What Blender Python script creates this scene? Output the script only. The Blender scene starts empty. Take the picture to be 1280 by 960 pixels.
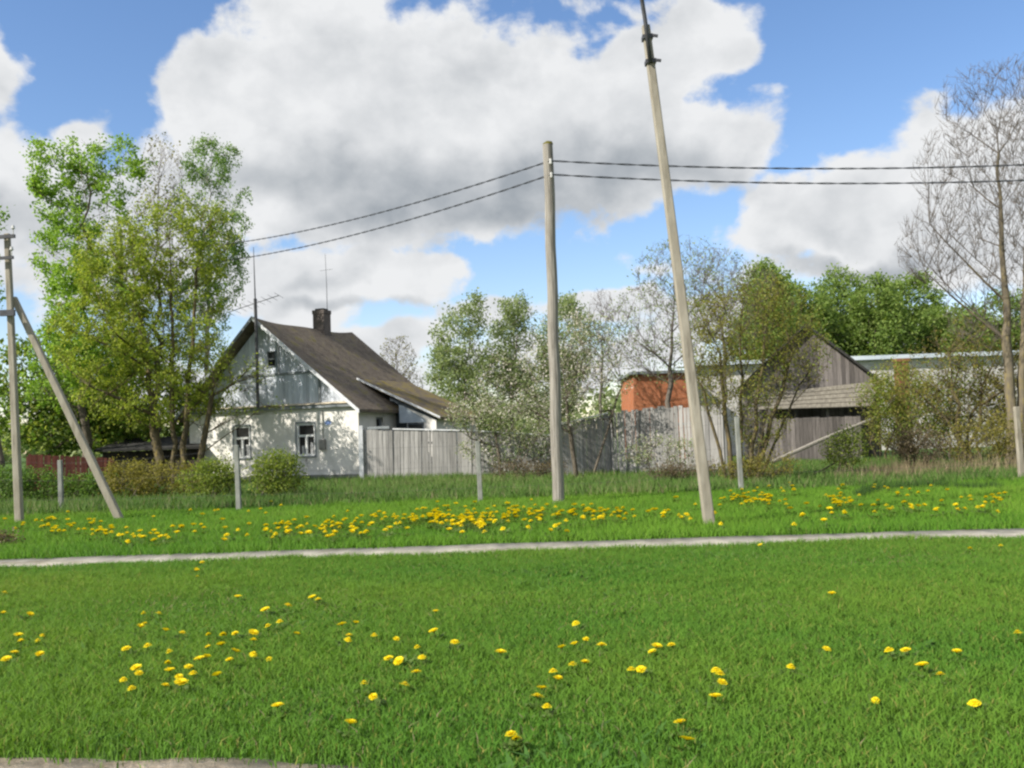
import bpy, bmesh, math, random
import numpy as np
from mathutils import Vector, Matrix

# ------------------------------------------------------------------ camera, sky, sun, exposure
S = bpy.context.scene
COL = S.collection
R = math.radians
F = 1250.0                       # focal length in photo pixels (1280 wide)
PITCH, ROLL, EYE = math.atan(65 / F), R(2.0), 1.65
_f = Vector((0, math.cos(PITCH), math.sin(PITCH)))
_u = Vector((0, -math.sin(PITCH), math.cos(PITCH)))
_r = Vector((1, 0, 0))
CR = _r * math.cos(ROLL) - _u * math.sin(ROLL)
CU = _u * math.cos(ROLL) + _r * math.sin(ROLL)
EYEP = Vector((0, 0, EYE))
cam = bpy.data.cameras.new('camera')
cam.sensor_width = 36.0
cam.lens = 36.0 * F / 1280.0
cam.clip_start, cam.clip_end = 0.1, 6000
camo = bpy.data.objects.new('camera', cam)
COL.objects.link(camo)
m = Matrix((CR, CU, -_f)).transposed().to_4x4()
m.translation = EYEP
camo.matrix_world = m
S.camera = camo


def ray(px, py):
    return _f + CR * ((px - 640) / F) + CU * ((480 - py) / F)


def at(px, py, Y):
    d = ray(px, py)
    return EYEP + d * (Y / d.y)


def gnd(px, py, z=0.0):
    d = ray(px, py)
    return EYEP + d * ((z - EYE) / d.z)


def on_ground(px, Y, py=560):
    p = at(px, py, Y)
    p.z = 0
    return p


SUN_TO = Vector((-0.87 * math.cos(R(39)), -0.50 * math.cos(R(39)), math.sin(R(39)))).normalized()
sun = bpy.data.lights.new('sun', 'SUN')
sun.energy = 4.5
sun.angle = R(0.55)
sun.color = (1.0, 0.95, 0.86)
suno = bpy.data.objects.new('sun', sun)
COL.objects.link(suno)
suno.rotation_euler = SUN_TO.to_track_quat('Z', 'Y').to_euler()

W = bpy.data.worlds.new('World')
S.world = W
W.use_nodes = True
wt = W.node_tree
wt.nodes.clear()


def N(t, typ, **kw):
    n = t.nodes.new(typ)
    for k, v in kw.items():
        setattr(n, k, v)
    return n


def M_(t, op, a, b=None, c=None, clamp=False):
    n = N(t, 'ShaderNodeMath', operation=op, use_clamp=clamp)
    for i, v in enumerate((a, b, c)):
        if v is None:
            continue
        if isinstance(v, (int, float)):
            n.inputs[i].default_value = v
        else:
            t.links.new(v, n.inputs[i])
    return n.outputs[0]


def V_(t, op, a, b=None, c=None, out=0):
    n = N(t, 'ShaderNodeVectorMath', operation=op)
    for i, v in enumerate((a, b, c)):
        if v is None:
            continue
        if isinstance(v, (tuple, list)):
            n.inputs[i].default_value = v
        else:
            t.links.new(v, n.inputs[i])
    return n.outputs[out]


def smooth(t, v, lo, hi, a=0.0, b=1.0):
    n = N(t, 'ShaderNodeMapRange', interpolation_type='SMOOTHSTEP')
    t.links.new(v, n.inputs[0])
    n.inputs[1].default_value, n.inputs[2].default_value = lo, hi
    n.inputs[3].default_value, n.inputs[4].default_value = a, b
    return n.outputs[0]


def sky_uv(px, py):
    d = ray(px, py)
    return math.atan2(d.x, d.y), math.atan2(d.z, math.hypot(d.x, d.y))


# cloud lobes: centre (photo pixel it is seen at), half width, half height, weight
LOBES = [
    (350, 115, 135, 100, 1.0), (262, 125, 76, 66, 1.0), (430, 60, 165, 105, 1.0), (520, 150, 260, 130, 1.0),
    (700, 150, 200, 105, 1.0), (760, 190, 190, 85, 1.0), (870, 170, 110, 62, .9), (880, 50, 66, 60, .95), (800, 90, 120, 70, .9),
    (560, 235, 270, 72, 1.0), (420, 240, 210, 90, .95), (260, 235, 150, 80, .75),
    (440, 350, 150, 46, .95), (350, 370, 120, 55, .9), (530, 335, 70, 26, .7),
    (2, 82, 40, 46, .95), (105, 166, 52, 22, .7), (30, 250, 150, 85, .85), (120, 330, 160, 70, .75),
    (1010, 275, 110, 58, .95), (1110, 265, 130, 78, 1.0), (1230, 225, 120, 100, 1.0), (1330, 250, 160, 130, 1.0),
    (1120, 330, 200, 40, .9), (620, 395, 80, 26, .75), (500, 430, 100, 36, .8), (760, 385, 110, 28, .8), (840, 340, 70, 20, .3),
    (770, 4, 110, 18, .42), (900, 400, 120, 40, .8), (680, 450, 320, 40, .62), (300, 470, 260, 40, .6), (1100, 430, 260, 40, .6), (-140, 200, 140, 90, .9), (1560, 120, 180, 90, .9), (450, -140, 200, 90, .9),
]
tc = N(wt, 'ShaderNodeTexCoord')
sx = N(wt, 'ShaderNodeSeparateXYZ')
wt.links.new(tc.outputs['Generated'], sx.inputs[0])
az = M_(wt, 'ARCTAN2', sx.outputs[0], sx.outputs[1])
hz = M_(wt, 'SQRT', M_(wt, 'ADD', M_(wt, 'MULTIPLY', sx.outputs[0], sx.outputs[0]), M_(wt, 'MULTIPLY', sx.outputs[1], sx.outputs[1])))
el = M_(wt, 'ARCTAN2', sx.outputs[2], hz)
cb = N(wt, 'ShaderNodeCombineXYZ')
wt.links.new(az, cb.inputs[0])
wt.links.new(el, cb.inputs[1])
UV = cb.outputs[0]


def wnoise(uv, scale, detail, rough, off=(0, 0, 0), stretch=(1, 1.25, 1)):
    mv = V_(wt, 'MULTIPLY_ADD', uv, stretch, off)
    n = N(wt, 'ShaderNodeTexNoise')
    n.inputs['Scale'].default_value = scale
    n.inputs['Detail'].default_value = detail
    n.inputs['Roughness'].default_value = rough
    n.inputs['Distortion'].default_value = 0.15
    wt.links.new(mv, n.inputs['Vector'])
    return n.outputs['Fac']


def cloud_density(uv, det=9, amp=1.5):
    warp = N(wt, 'ShaderNodeTexNoise')
    warp.inputs['Scale'].default_value = 9
    warp.inputs['Detail'].default_value = 3
    wt.links.new(uv, warp.inputs['Vector'])
    w2 = V_(wt, 'MULTIPLY_ADD', V_(wt, 'SUBTRACT', warp.outputs['Color'], (.5, .5, .5)), (.075, .06, 0), uv)
    best = None
    for (px, py, rx, ry, wgt) in LOBES:
        u0, v0 = sky_uv(px, py)
        a, b = rx / F * 1.08, ry / F * 1.08
        q = V_(wt, 'MULTIPLY_ADD', w2, (1 / a, 1 / b, 0), (-u0 / a, -v0 / b, 0))
        ln = V_(wt, 'LENGTH', q, out=1)
        d = M_(wt, 'MULTIPLY_ADD', ln, -wgt, wgt)
        if best is None:
            best = d
        else:
            n = N(wt, 'ShaderNodeMath', operation='SMOOTH_MAX')
            wt.links.new(best, n.inputs[0])
            wt.links.new(d, n.inputs[1])
            n.inputs[2].default_value = 0.22
            best = n.outputs[0]
    # clouds added over the unseen rest of the sky, cover raised for neutral fill light
    away = smooth(wt, M_(wt, 'ABSOLUTE', az), .75, 1.0)
    high = smooth(wt, el, .55, .75)
    out = M_(wt, 'MAXIMUM', away, high)
    gen = M_(wt, 'MULTIPLY_ADD', wnoise(uv, 3.0, 3, .5, (3.1, 1.7, 0)), 5.0, -2.1)
    best = M_(wt, 'MAXIMUM', best, M_(wt, 'MULTIPLY_ADD', out, 3.0, -3.0))
    best = M_(wt, 'ADD', M_(wt, 'MULTIPLY', best, M_(wt, 'SUBTRACT', 1.0, out)), M_(wt, 'MULTIPLY', gen, out))
    big = M_(wt, 'SUBTRACT', wnoise(uv, 14, det, .56), .5)
    return M_(wt, 'MULTIPLY_ADD', big, amp, M_(wt, 'MAXIMUM', best, -1.0))


d0 = cloud_density(UV)
cover = smooth(wt, d0, .07, .33)
# grey undersides of the clouds
BASES = [(480, 232, 190, 64, 1.0), (640, 250, 210, 52, .95), (770, 205, 150, 56, .9), (330, 235, 120, 50, .6), (880, 215, 90, 34, .7), (600, 95, 130, 42, .45), (450, 95, 80, 40, .3),
         (450, 385, 110, 20, .8), (400, 345, 60, 20, .5), (1080, 325, 130, 20, 1.0), (1030, 285, 70, 22, .45), (1220, 300, 120, 40, .5), (20, 275, 110, 40, .7), (120, 230, 100, 36, .5), (10, 120, 40, 20, .4), (640, 400, 90, 14, .5)]
wn = N(wt, 'ShaderNodeTexNoise')
wn.inputs['Scale'].default_value = 13
wn.inputs['Detail'].default_value = 5
wt.links.new(UV, wn.inputs['Vector'])
wq = V_(wt, 'MULTIPLY_ADD', V_(wt, 'SUBTRACT', wn.outputs['Color'], (.5, .5, .5)), (.16, .10, 0), UV)
under = None
for (px, py, rx, ry, wgt) in BASES:
    u0, v0 = sky_uv(px, py)
    a, b_ = rx / F * 1.4, ry / F * 1.5
    ln = V_(wt, 'LENGTH', V_(wt, 'MULTIPLY_ADD', wq, (1 / a, 1 / b_, 0), (-u0 / a, -v0 / b_, 0)), out=1)
    g = smooth(wt, ln, 0.0, 1.0, wgt, 0.0)
    if under is None:
        under = g
    else:
        n = N(wt, 'ShaderNodeMath', operation='SMOOTH_MAX')
        wt.links.new(under, n.inputs[0])
        wt.links.new(g, n.inputs[1])
        n.inputs[2].default_value = .25
        under = n.outputs[0]


def billow(uv):
    return M_(wt, 'ADD', wnoise(uv, 9, 3, .5, (5, 2, 1)), M_(wt, 'MULTIPLY', wnoise(uv, 24, 5, .6, (1, 4, 2)), .45))


lit = M_(wt, 'SUBTRACT', billow(UV), billow(V_(wt, 'ADD', UV, (-.014, .026, 0))))
edge = smooth(wt, d0, .15, .65, .14, 0.0)
shade = M_(wt, 'ADD', M_(wt, 'MULTIPLY_ADD', under, -.98, 1.0), M_(wt, 'MULTIPLY', lit, 1.0))
shade = M_(wt, 'ADD', shade, edge, clamp=True)
cmix = N(wt, 'ShaderNodeMix', data_type='RGBA')
wt.links.new(shade, cmix.inputs['Factor'])
SKYK = 0.10
cmix.inputs['A'].default_value = (.205 / SKYK, .225 / SKYK, .247 / SKYK, 1)
cmix.inputs['B'].default_value = (.475 / SKYK, .482 / SKYK, .49 / SKYK, 1)
sky = N(wt, 'ShaderNodeTexSky', sky_type='NISHITA')
sky.sun_disc = False
sky.sun_elevation = R(39)
sky.sun_rotation = math.atan2(SUN_TO.x, SUN_TO.y)
sky.air_density, sky.dust_density, sky.ozone_density = 1.0, 0.25, 2.0
hs = N(wt, 'ShaderNodeHueSaturation')
hs.inputs['Saturation'].default_value = 1.15
hs.inputs['Value'].default_value = 1.08
wt.links.new(sky.outputs[0], hs.inputs['Color'])
smix = N(wt, 'ShaderNodeMix', data_type='RGBA')
wt.links.new(cover, smix.inputs['Factor'])
tint = N(wt, 'ShaderNodeMix', data_type='RGBA', blend_type='MULTIPLY')
tint.inputs['Factor'].default_value = 1
tint.inputs['B'].default_value = (1.0, .91, .93, 1)
wt.links.new(hs.outputs[0], tint.inputs['A'])
wt.links.new(tint.outputs['Result'], smix.inputs['A'])
wt.links.new(cmix.outputs['Result'], smix.inputs['B'])
bg = N(wt, 'ShaderNodeBackground')
bg.inputs['Strength'].default_value = SKYK
wt.links.new(smix.outputs['Result'], bg.inputs['Color'])
wo = N(wt, 'ShaderNodeOutputWorld')
wt.links.new(bg.outputs[0], wo.inputs[0])

S.render.engine = 'CYCLES'
S.view_settings.view_transform = 'Standard'
S.view_settings.look = 'None'
S.view_settings.exposure = 0.85
S.view_settings.gamma = 1.0
S.render.resolution_x, S.render.resolution_y = 1024, 768
S.cycles.pixel_filter_type = 'BLACKMAN_HARRIS'
S.cycles.filter_width = 2.4
S.cycles.max_bounces = 6
S.cycles.transparent_max_bounces = 8

# ------------------------------------------------------------------ helpers


def tag(o, label=None, cat=None, group=None, kind=None):
    if label: o['label'] = label
    if cat: o['category'] = cat
    if group: o['group'] = group
    if kind: o['kind'] = kind
    return o


def empty(name, loc, label, cat, group=None, rz=0.0):
    o = bpy.data.objects.new(name, None)
    o.empty_display_size = .3
    COL.objects.link(o)
    o.location = loc
    o.rotation_euler = (0, 0, rz)
    return tag(o, label, cat, group)


def link_mesh(name, me, mats, parent=None, smooth_=False):
    me.update()
    for mm in (mats if isinstance(mats, (list, tuple)) else [mats]):
        me.materials.append(mm)
    if smooth_:
        me.polygons.foreach_set('use_smooth', np.ones(len(me.polygons), dtype=bool))
    o = bpy.data.objects.new(name, me)
    COL.objects.link(o)
    if parent:
        o.parent = parent
    return o


def np_mesh(name, V, Fs, mats, parent=None, smooth_=False, mi=None, attr=None):
    """V (n,3); Fs (m,k) constant-size faces"""
    V = np.asarray(V, dtype=np.float32)
    Fs = np.asarray(Fs, dtype=np.int32)
    me = bpy.data.meshes.new(name)
    k = Fs.shape[1]
    me.vertices.add(len(V))
    me.vertices.foreach_set('co', V.ravel())
    me.loops.add(Fs.size)
    me.loops.foreach_set('vertex_index', Fs.ravel())
    me.polygons.add(len(Fs))
    me.polygons.foreach_set('loop_start', np.arange(0, Fs.size, k, dtype=np.int32))
    me.update(calc_edges=True)
    if mi is not None:
        me.polygons.foreach_set('material_index', np.asarray(mi, dtype=np.int32))
    if attr is not None:
        a = me.attributes.new('tone', 'FLOAT', 'POINT')
        a.data.foreach_set('value', np.asarray(attr, dtype=np.float32))
    return link_mesh(name, me, mats, parent, smooth_)


class MB:
    def __init__(s):
        s.v, s.f, s.mi = [], [], []

    def poly(s, pts, mi=0):
        b = len(s.v)
        s.v += [tuple(p) for p in pts]
        s.f.append(tuple(range(b, b + len(pts))))
        s.mi.append(mi)

    def prism(s, pts, ext, mi=0):
        """closed prism: polygon pts (list of 3-vectors) extruded by vector ext"""
        b = len(s.v)
        n = len(pts)
        e = Vector(ext)
        s.v += [tuple(Vector(p)) for p in pts] + [tuple(Vector(p) + e) for p in pts]
        s.f.append(tuple(range(b + n - 1, b - 1, -1)))
        s.f.append(tuple(range(b + n, b + 2 * n)))
        for i in range(n):
            j = (i + 1) % n
            s.f.append((b + i, b + j, b + n + j, b + n + i))
        s.mi += [mi] * (n + 2)

    def box(s, x0, x1, y0, y1, z0, z1, mi=0):
        s.prism([(x0, y0, z0), (x1, y0, z0), (x1, y1, z0), (x0, y1, z0)], (0, 0, z1 - z0), mi)

    def beam(s, a, b, w, h, mi=0, up=Vector((0, 0, 1))):
        a, b = Vector(a), Vector(b)
        d = (b - a).normalized()
        x = d.cross(up)
        if x.length < 1e-4:
            x = d.cross(Vector((0, 1, 0)))
        x.normalize()
        y = x.cross(d).normalized()
        x, y = x * w / 2, y * h / 2
        s.prism([a - x - y, a + x - y, a + x + y, a - x + y], b - a, mi)

    def tube(s, pts, rad, n=8, mi=0, sq=None):
        pts = [Vector(p) for p in pts]
        if not isinstance(rad, (list, tuple)):
            rad = [rad] * len(pts)
        b = len(s.v)
        for i, p in enumerate(pts):
            d = (pts[min(i + 1, len(pts) - 1)] - pts[max(i - 1, 0)]).normalized()
            ref = Vector((0, 1, 0)) if abs(d.y) < .9 else Vector((1, 0, 0))
            x = d.cross(ref).normalized()
            y = x.cross(d).normalized()
            for k in range(n):
                a = 2 * math.pi * (k + .5) / n
                s.v.append(tuple(p + (x * math.cos(a) + y * math.sin(a)) * rad[i]))
        for i in range(len(pts) - 1):
            for k in range(n):
                k2 = (k + 1) % n
                s.f.append((b + i * n + k, b + i * n + k2, b + (i + 1) * n + k2, b + (i + 1) * n + k))
                s.mi.append(mi)
        s.f.append(tuple(b + k for k in range(n - 1, -1, -1)))
        e = b + (len(pts) - 1) * n
        s.f.append(tuple(e + k for k in range(n)))
        s.mi += [mi, mi]

    def build(s, name, mats, parent=None, smooth_=False, bevel=0):
        me = bpy.data.meshes.new(name)
        me.from_pydata(s.v, [], s.f)
        me.polygons.foreach_set('material_index', np.array(s.mi, dtype=np.int32))
        bm = bmesh.new()
        bm.from_mesh(me)
        bmesh.ops.recalc_face_normals(bm, faces=bm.faces)
        bm.to_mesh(me)
        bm.free()
        o = link_mesh(name, me, mats, parent, smooth_)
        if bevel:
            md = o.modifiers.new('bevel', 'BEVEL')
            md.width = bevel
            md.segments = 2
            md.limit_method = 'ANGLE'
        return o


def copy_tree(o, parent=None):
    c = o.copy()
    COL.objects.link(c)
    if parent:
        c.parent = parent
    for ch in o.children:
        copy_tree(ch, c)
    return c


# ------------------------------------------------------------------ materials
def mat(name, rough=.85, spec=.2):
    mm = bpy.data.materials.new(name)
    mm.use_nodes = True
    t = mm.node_tree
    p = t.nodes['Principled BSDF']
    p.inputs['Roughness'].default_value = rough
    p.inputs['Specular IOR Level'].default_value = spec
    return mm, t, p


def ramp(t, fac, stops):
    r = N(t, 'ShaderNodeValToRGB')
    e = r.color_ramp.elements
    while len(e) < len(stops):
        e.new(.5)
    for i, (pos, c) in enumerate(stops):
        e[i].position = pos
        e[i].color = (*c, 1)
    t.links.new(fac, r.inputs[0])
    return r.outputs[0]


def noise(t, scale, detail=5, rough=.6, stretch=None, coord='Object'):
    c = N(t, 'ShaderNodeTexCoord')
    src = c.outputs[coord]
    if stretch:
        src = V_(t, 'MULTIPLY', src, stretch)
    n = N(t, 'ShaderNodeTexNoise')
    n.inputs['Scale'].default_value = scale
    n.inputs['Detail'].default_value = detail
    n.inputs['Roughness'].default_value = rough
    t.links.new(src, n.inputs['Vector'])
    return n.outputs['Fac']


def mixc(t, fac, a, b, mode='MIX'):
    n = N(t, 'ShaderNodeMix', data_type='RGBA', blend_type=mode)
    for s, v in (('Factor', fac), ('A', a), ('B', b)):
        if isinstance(v, (int, float)):
            n.inputs[s].default_value = v
        elif isinstance(v, tuple):
            n.inputs[s].default_value = (*v, 1)
        else:
            t.links.new(v, n.inputs[s])
    return n.outputs['Result']


def bump(t, p, h, strength=.4, dist=.02):
    b = N(t, 'ShaderNodeBump')
    b.inputs['Strength'].default_value = strength
    b.inputs['Distance'].default_value = dist
    t.links.new(h, b.inputs['Height'])
    t.links.new(b.outputs[0], p.inputs['Normal'])


def island(t):
    return N(t, 'ShaderNodeNewGeometry').outputs['Random Per Island']


def noisy(name, stops, scale=3, detail=6, rough=.9, stretch=None, bstr=.4, bdist=.02, spec=.2, nr=.62, isl=None, stain=None):
    mm, t, p = mat(name, rough, spec)
    n = noise(t, scale, detail, nr, stretch)
    c = ramp(t, n, stops)
    if isl:
        c = mixc(t, 1.0, c, ramp(t, island(t), [(0, (isl[0],) * 3), (1, (isl[1],) * 3)]), 'MULTIPLY')
    if stain:
        sc, lo, hi, colr, strz = stain
        f = smooth(t, noise(t, sc, 5, .65, strz), lo, hi)
        c = mixc(t, f, c, colr)
    t.links.new(c, p.inputs['Base Color'])
    if bstr:
        bump(t, p, n, bstr, bdist)
    return mm


def leaf_mat(name, c1, c2, c3=None, trans=.45):
    mm = bpy.data.materials.new(name)
    mm.use_nodes = True
    t = mm.node_tree
    t.nodes.clear()
    st = [(0, c1), (1, c2)] if c3 is None else [(0, c1), (.6, c2), (1, c3)]
    c = ramp(t, island(t), st)
    d = N(t, 'ShaderNodeBsdfPrincipled')
    d.inputs['Roughness'].default_value = .6
    d.inputs['Specular IOR Level'].default_value = .2
    t.links.new(c, d.inputs['Base Color'])
    tr = N(t, 'ShaderNodeBsdfTranslucent')
    t.links.new(mixc(t, 1.0, c, (1.25, 1.3, .7), 'MULTIPLY'), tr.inputs['Color'])
    mx = N(t, 'ShaderNodeMixShader')
    mx.inputs[0].default_value = trans
    t.links.new(d.outputs[0], mx.inputs[1])
    t.links.new(tr.outputs[0], mx.inputs[2])
    o = N(t, 'ShaderNodeOutputMaterial')
    t.links.new(mx.outputs[0], o.inputs[0])
    return mm


def grass_mat(name, a, b, dry, trans=.35):
    mm = bpy.data.materials.new(name)
    mm.use_nodes = True
    t = mm.node_tree
    t.nodes.clear()
    at_ = N(t, 'ShaderNodeAttribute', attribute_name='tone')
    c = ramp(t, at_.outputs['Fac'], [(0, a), (.72, b), (1, dry)])
    d = N(t, 'ShaderNodeBsdfPrincipled')
    d.inputs['Roughness'].default_value = .65
    d.inputs['Specular IOR Level'].default_value = .2
    t.links.new(c, d.inputs['Base Color'])
    nn = V_(t, 'NORMALIZE', V_(t, 'MULTIPLY_ADD', N(t, 'ShaderNodeNewGeometry').outputs['Normal'], (.45, .45, .45), (0, 0, .8)))
    t.links.new(nn, d.inputs['Normal'])
    tr = N(t, 'ShaderNodeBsdfTranslucent')
    t.links.new(mixc(t, 1.0, c, (1.2, 1.3, .7), 'MULTIPLY'), tr.inputs['Color'])
    mx = N(t, 'ShaderNodeMixShader')
    mx.inputs[0].default_value = trans
    t.links.new(d.outputs[0], mx.inputs[1])
    t.links.new(tr.outputs[0], mx.inputs[2])
    o = N(t, 'ShaderNodeOutputMaterial')
    t.links.new(mx.outputs[0], o.inputs[0])
    return mm


M = {}
M['soil'] = noisy('ground_soil', [(.3, (.035, .075, .012)), (.6, (.06, .11, .018)), (.8, (.09, .10, .035))], 1.2, 8, bstr=.6, bdist=.05)
M['path'] = noisy('path_concrete', [(.25, (.17, .16, .13)), (.5, (.29, .27, .225)), (.75, (.38, .35, .30))], 2.5, 8, bstr=.4, bdist=.02, stain=(1.1, .52, .70, (.19, .165, .115), (1, 1, 1)))
M['gravel'] = noisy('shoulder_gravel', [(.3, (.30, .23, .16)), (.5, (.46, .37, .27)), (.7, (.58, .49, .38))], 9, 8, bstr=.9, bdist=.03)
M['asphalt'] = noisy('road_asphalt', [(.3, (.04, .04, .042)), (.7, (.07, .068, .066))], 30, 6, bstr=.5, bdist=.01)
M['concrete'] = noisy('pole_concrete', [(.25, (.19, .17, .13)), (.55, (.31, .28, .225)), (.8, (.40, .37, .30))], 2.2, 8, stretch=(3, 3, .7), bstr=.3, bdist=.01, stain=(2.0, .50, .72, (.17, .15, .115), (4, 4, .5)))
M['postc'] = noisy('post_concrete', [(.25, (.14, .145, .125)), (.55, (.235, .24, .215)), (.8, (.31, .315, .29))], 3, 8, stretch=(2, 2, 1), bstr=.3, bdist=.01)
M['polewood'] = noisy('weathered_pole_wood', [(.25, (.11, .098, .082)), (.5, (.24, .22, .19)), (.75, (.36, .335, .295))], 4, 8, stretch=(6, 6, .35), bstr=.6, bdist=.02)
M['board'] = noisy('weathered_board', [(.25, (.17, .165, .155)), (.55, (.30, .29, .275)), (.8, (.40, .39, .37))], 3, 8, stretch=(7, 7, .5), bstr=.4, bdist=.01, isl=(.66, 1.15))
M['barnboard'] = noisy('barn_board', [(.25, (.075, .067, .062)), (.55, (.155, .138, .128)), (.8, (.23, .21, .195))], 3, 8, stretch=(7, 7, .5), bstr=.4, bdist=.01, isl=(.55, 1.2))
M['shingle'] = noisy('barn_shingle', [(.25, (.09, .08, .065)), (.55, (.17, .155, .125)), (.8, (.25, .23, .19))], 3, 8, stretch=(4, 1, 1), bstr=.6, bdist=.03)
M['tar'] = noisy('tar_felt', [(.3, (.018, .018, .018)), (.7, (.045, .044, .04))], 3, 5)
M['darkwood'] = noisy('dark_wood', [(.3, (.022, .018, .014)), (.7, (.06, .05, .04))], 3, 6, stretch=(5, 5, .6), isl=(.6, 1.2))
M['redfence'] = noisy('red_board', [(.3, (.07, .022, .016)), (.7, (.13, .045, .033))], 3, 6, stretch=(5, 5, .6), isl=(.7, 1.2))
M['white'] = noisy('white_paint', [(.3, (.62, .62, .60)), (.7, (.78, .78, .76))], 6, 6, bstr=.15)
M['palerail'] = noisy('pale_rail', [(.3, (.45, .46, .47)), (.7, (.66, .67, .68))], 6, 6, bstr=.15)
M['greytrim'] = noisy('grey_trim', [(.3, (.16, .175, .18)), (.7, (.25, .27, .28))], 5, 6, bstr=.2)
M['sand'] = noisy('sand_trim', [(.3, (.42, .36, .26)), (.7, (.58, .52, .40))], 4, 6, bstr=.2)
M['plaster'] = noisy('white_plaster', [(.2, (.50, .475, .42)), (.45, (.66, .635, .58)), (.8, (.76, .735, .69))], 1.7, 10, bstr=.35, bdist=.03,
                     stain=(2.2, .60, .70, (.33, .31, .27), (1, 1, .8)))
M['gable'] = noisy('blue_grey_board', [(.2, (.33, .36, .405)), (.5, (.52, .55, .605)), (.8, (.68, .71, .76))], 2.6, 9, stretch=(6, 6, .7), bstr=.35, bdist=.01, isl=(.75, 1.12))
M['porchpanel'] = noisy('porch_panel', [(.3, (.34, .39, .43)), (.7, (.48, .53, .57))], 3, 6, bstr=.2)
M['porchdark'] = noisy('porch_dark_panel', [(.3, (.05, .06, .07)), (.7, (.10, .115, .125))], 3, 6, bstr=.2)
M['metal'] = noisy('galvanised_metal', [(.3, (.16, .165, .17)), (.7, (.28, .285, .29))], 8, 5, rough=.5, spec=.5, bstr=.1)
M['darkmetal'] = noisy('dark_metal', [(.3, (.035, .035, .04)), (.7, (.075, .075, .08))], 8, 5, rough=.5, spec=.4, bstr=.1)
M['cable'] = noisy('cable', [(.3, (.03, .032, .04)), (.7, (.075, .08, .09))], 12, 3, bstr=0)
M['steelroof'] = noisy('pale_roof_edge', [(.3, (.42, .48, .54)), (.7, (.58, .63, .68))], 1, 4, rough=.5, bstr=.1)
M['ceramic'] = noisy('insulator', [(.3, (.40, .39, .36)), (.7, (.62, .61, .58))], 8, 3, rough=.3, spec=.5, bstr=0)
M['meter'] = noisy('meter_box_paint', [(.3, (.20, .19, .17)), (.7, (.33, .31, .28))], 5, 5)
M['sign'] = noisy('sign_enamel', [(.3, (.10, .16, .34)), (.7, (.16, .23, .42))], 5, 4, rough=.4, spec=.5, bstr=0)
M['signrim'] = noisy('sign_rim', [(.3, (.55, .58, .62)), (.7, (.68, .70, .72))], 5, 4, rough=.4, spec=.5, bstr=0)


def roof_mat(name, a, b, moss, courses, mossy):
    mm, t, p = mat(name, .95, .1)
    c = N(t, 'ShaderNodeTexCoord')
    n = noise(t, 2.2, 9, .65)
    n2 = noise(t, 7, 6, .6, (1, 2.5, 1))
    w = N(t, 'ShaderNodeTexWave', wave_type='BANDS', bands_direction='Z', wave_profile='SAW')
    w.inputs['Scale'].default_value = courses
    w.inputs['Distortion'].default_value = 1.2
    w.inputs['Detail'].default_value = 3
    t.links.new(c.outputs['Object'], w.inputs['Vector'])
    colr = ramp(t, M_(t, 'MULTIPLY_ADD', n2, .5, M_(t, 'MULTIPLY', n, .5)), [(.35, a), (.62, b)])
    f = smooth(t, n, mossy[0], mossy[1])
    colr = mixc(t, f, colr, moss)
    t.links.new(colr, p.inputs['Base Color'])
    bump(t, p, M_(t, 'MULTIPLY_ADD', w.outputs['Fac'], .6, M_(t, 'MULTIPLY', n2, .9)), .8, .05)
    return mm


M['roof'] = roof_mat('mossy_roof', (.085, .068, .052), (.23, .19, .15), (.17, .145, .055), 2.2, (.52, .68))
M['porchroof'] = roof_mat('mossy_porch_roof', (.08, .065, .048), (.20, .165, .125), (.19, .15, .045), 2.2, (.44, .62))


def brick_mat(name, a, b, mortar, scale):
    mm, t, p = mat(name, .9, .15)
    c = N(t, 'ShaderNodeTexCoord')
    sp = N(t, 'ShaderNodeSeparateXYZ')
    t.links.new(c.outputs['Object'], sp.inputs[0])
    cbx = N(t, 'ShaderNodeCombineXYZ')
    t.links.new(M_(t, 'ADD', sp.outputs[0], sp.outputs[1]), cbx.inputs[0])
    t.links.new(sp.outputs[2], cbx.inputs[1])
    br = N(t, 'ShaderNodeTexBrick')
    br.inputs['Scale'].default_value = scale
    br.inputs['Color1'].default_value = (*a, 1)
    br.inputs['Color2'].default_value = (*b, 1)
    br.inputs['Mortar'].default_value = (*mortar, 1)
    br.inputs['Mortar Size'].default_value = .012
    t.links.new(cbx.outputs[0], br.inputs['Vector'])
    n = noise(t, 1.5, 7, .65)
    t.links.new(mixc(t, 1.0, br.outputs['Color'], ramp(t, n, [(.25, (.7, .7, .7)), (.75, (1.15, 1.1, 1.1))]), 'MULTIPLY'), p.inputs['Base Color'])
    bump(t, p, br.outputs['Fac'], -.4, .01)
    return mm


M['brick'] = brick_mat('orange_brick', (.33, .105, .042), (.40, .145, .065), (.33, .25, .19), 4)
M['brownbrick'] = brick_mat('brown_brick', (.20, .085, .04), (.26, .12, .06), (.22, .17, .13), 5)
M['whitebrick'] = brick_mat('white_brick', (.50, .49, .46), (.62, .61, .58), (.34, .33, .30), 3)
M['chimbrick'] = brick_mat('sooty_brick', (.10, .088, .08), (.16, .135, .12), (.14, .13, .12), 5)


def glass_mat():
    mm, t, p = mat('dark_window_glass', .18, .25)
    n = noise(t, 2.5, 3, .5)
    t.links.new(ramp(t, n, [(.35, (.008, .009, .01)), (.7, (.03, .032, .035))]), p.inputs['Base Color'])
    return mm


M['glass'] = glass_mat()
M['curtain'] = noisy('curtain', [(.3, (.30, .30, .30)), (.7, (.45, .45, .44))], 6, 4)

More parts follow.
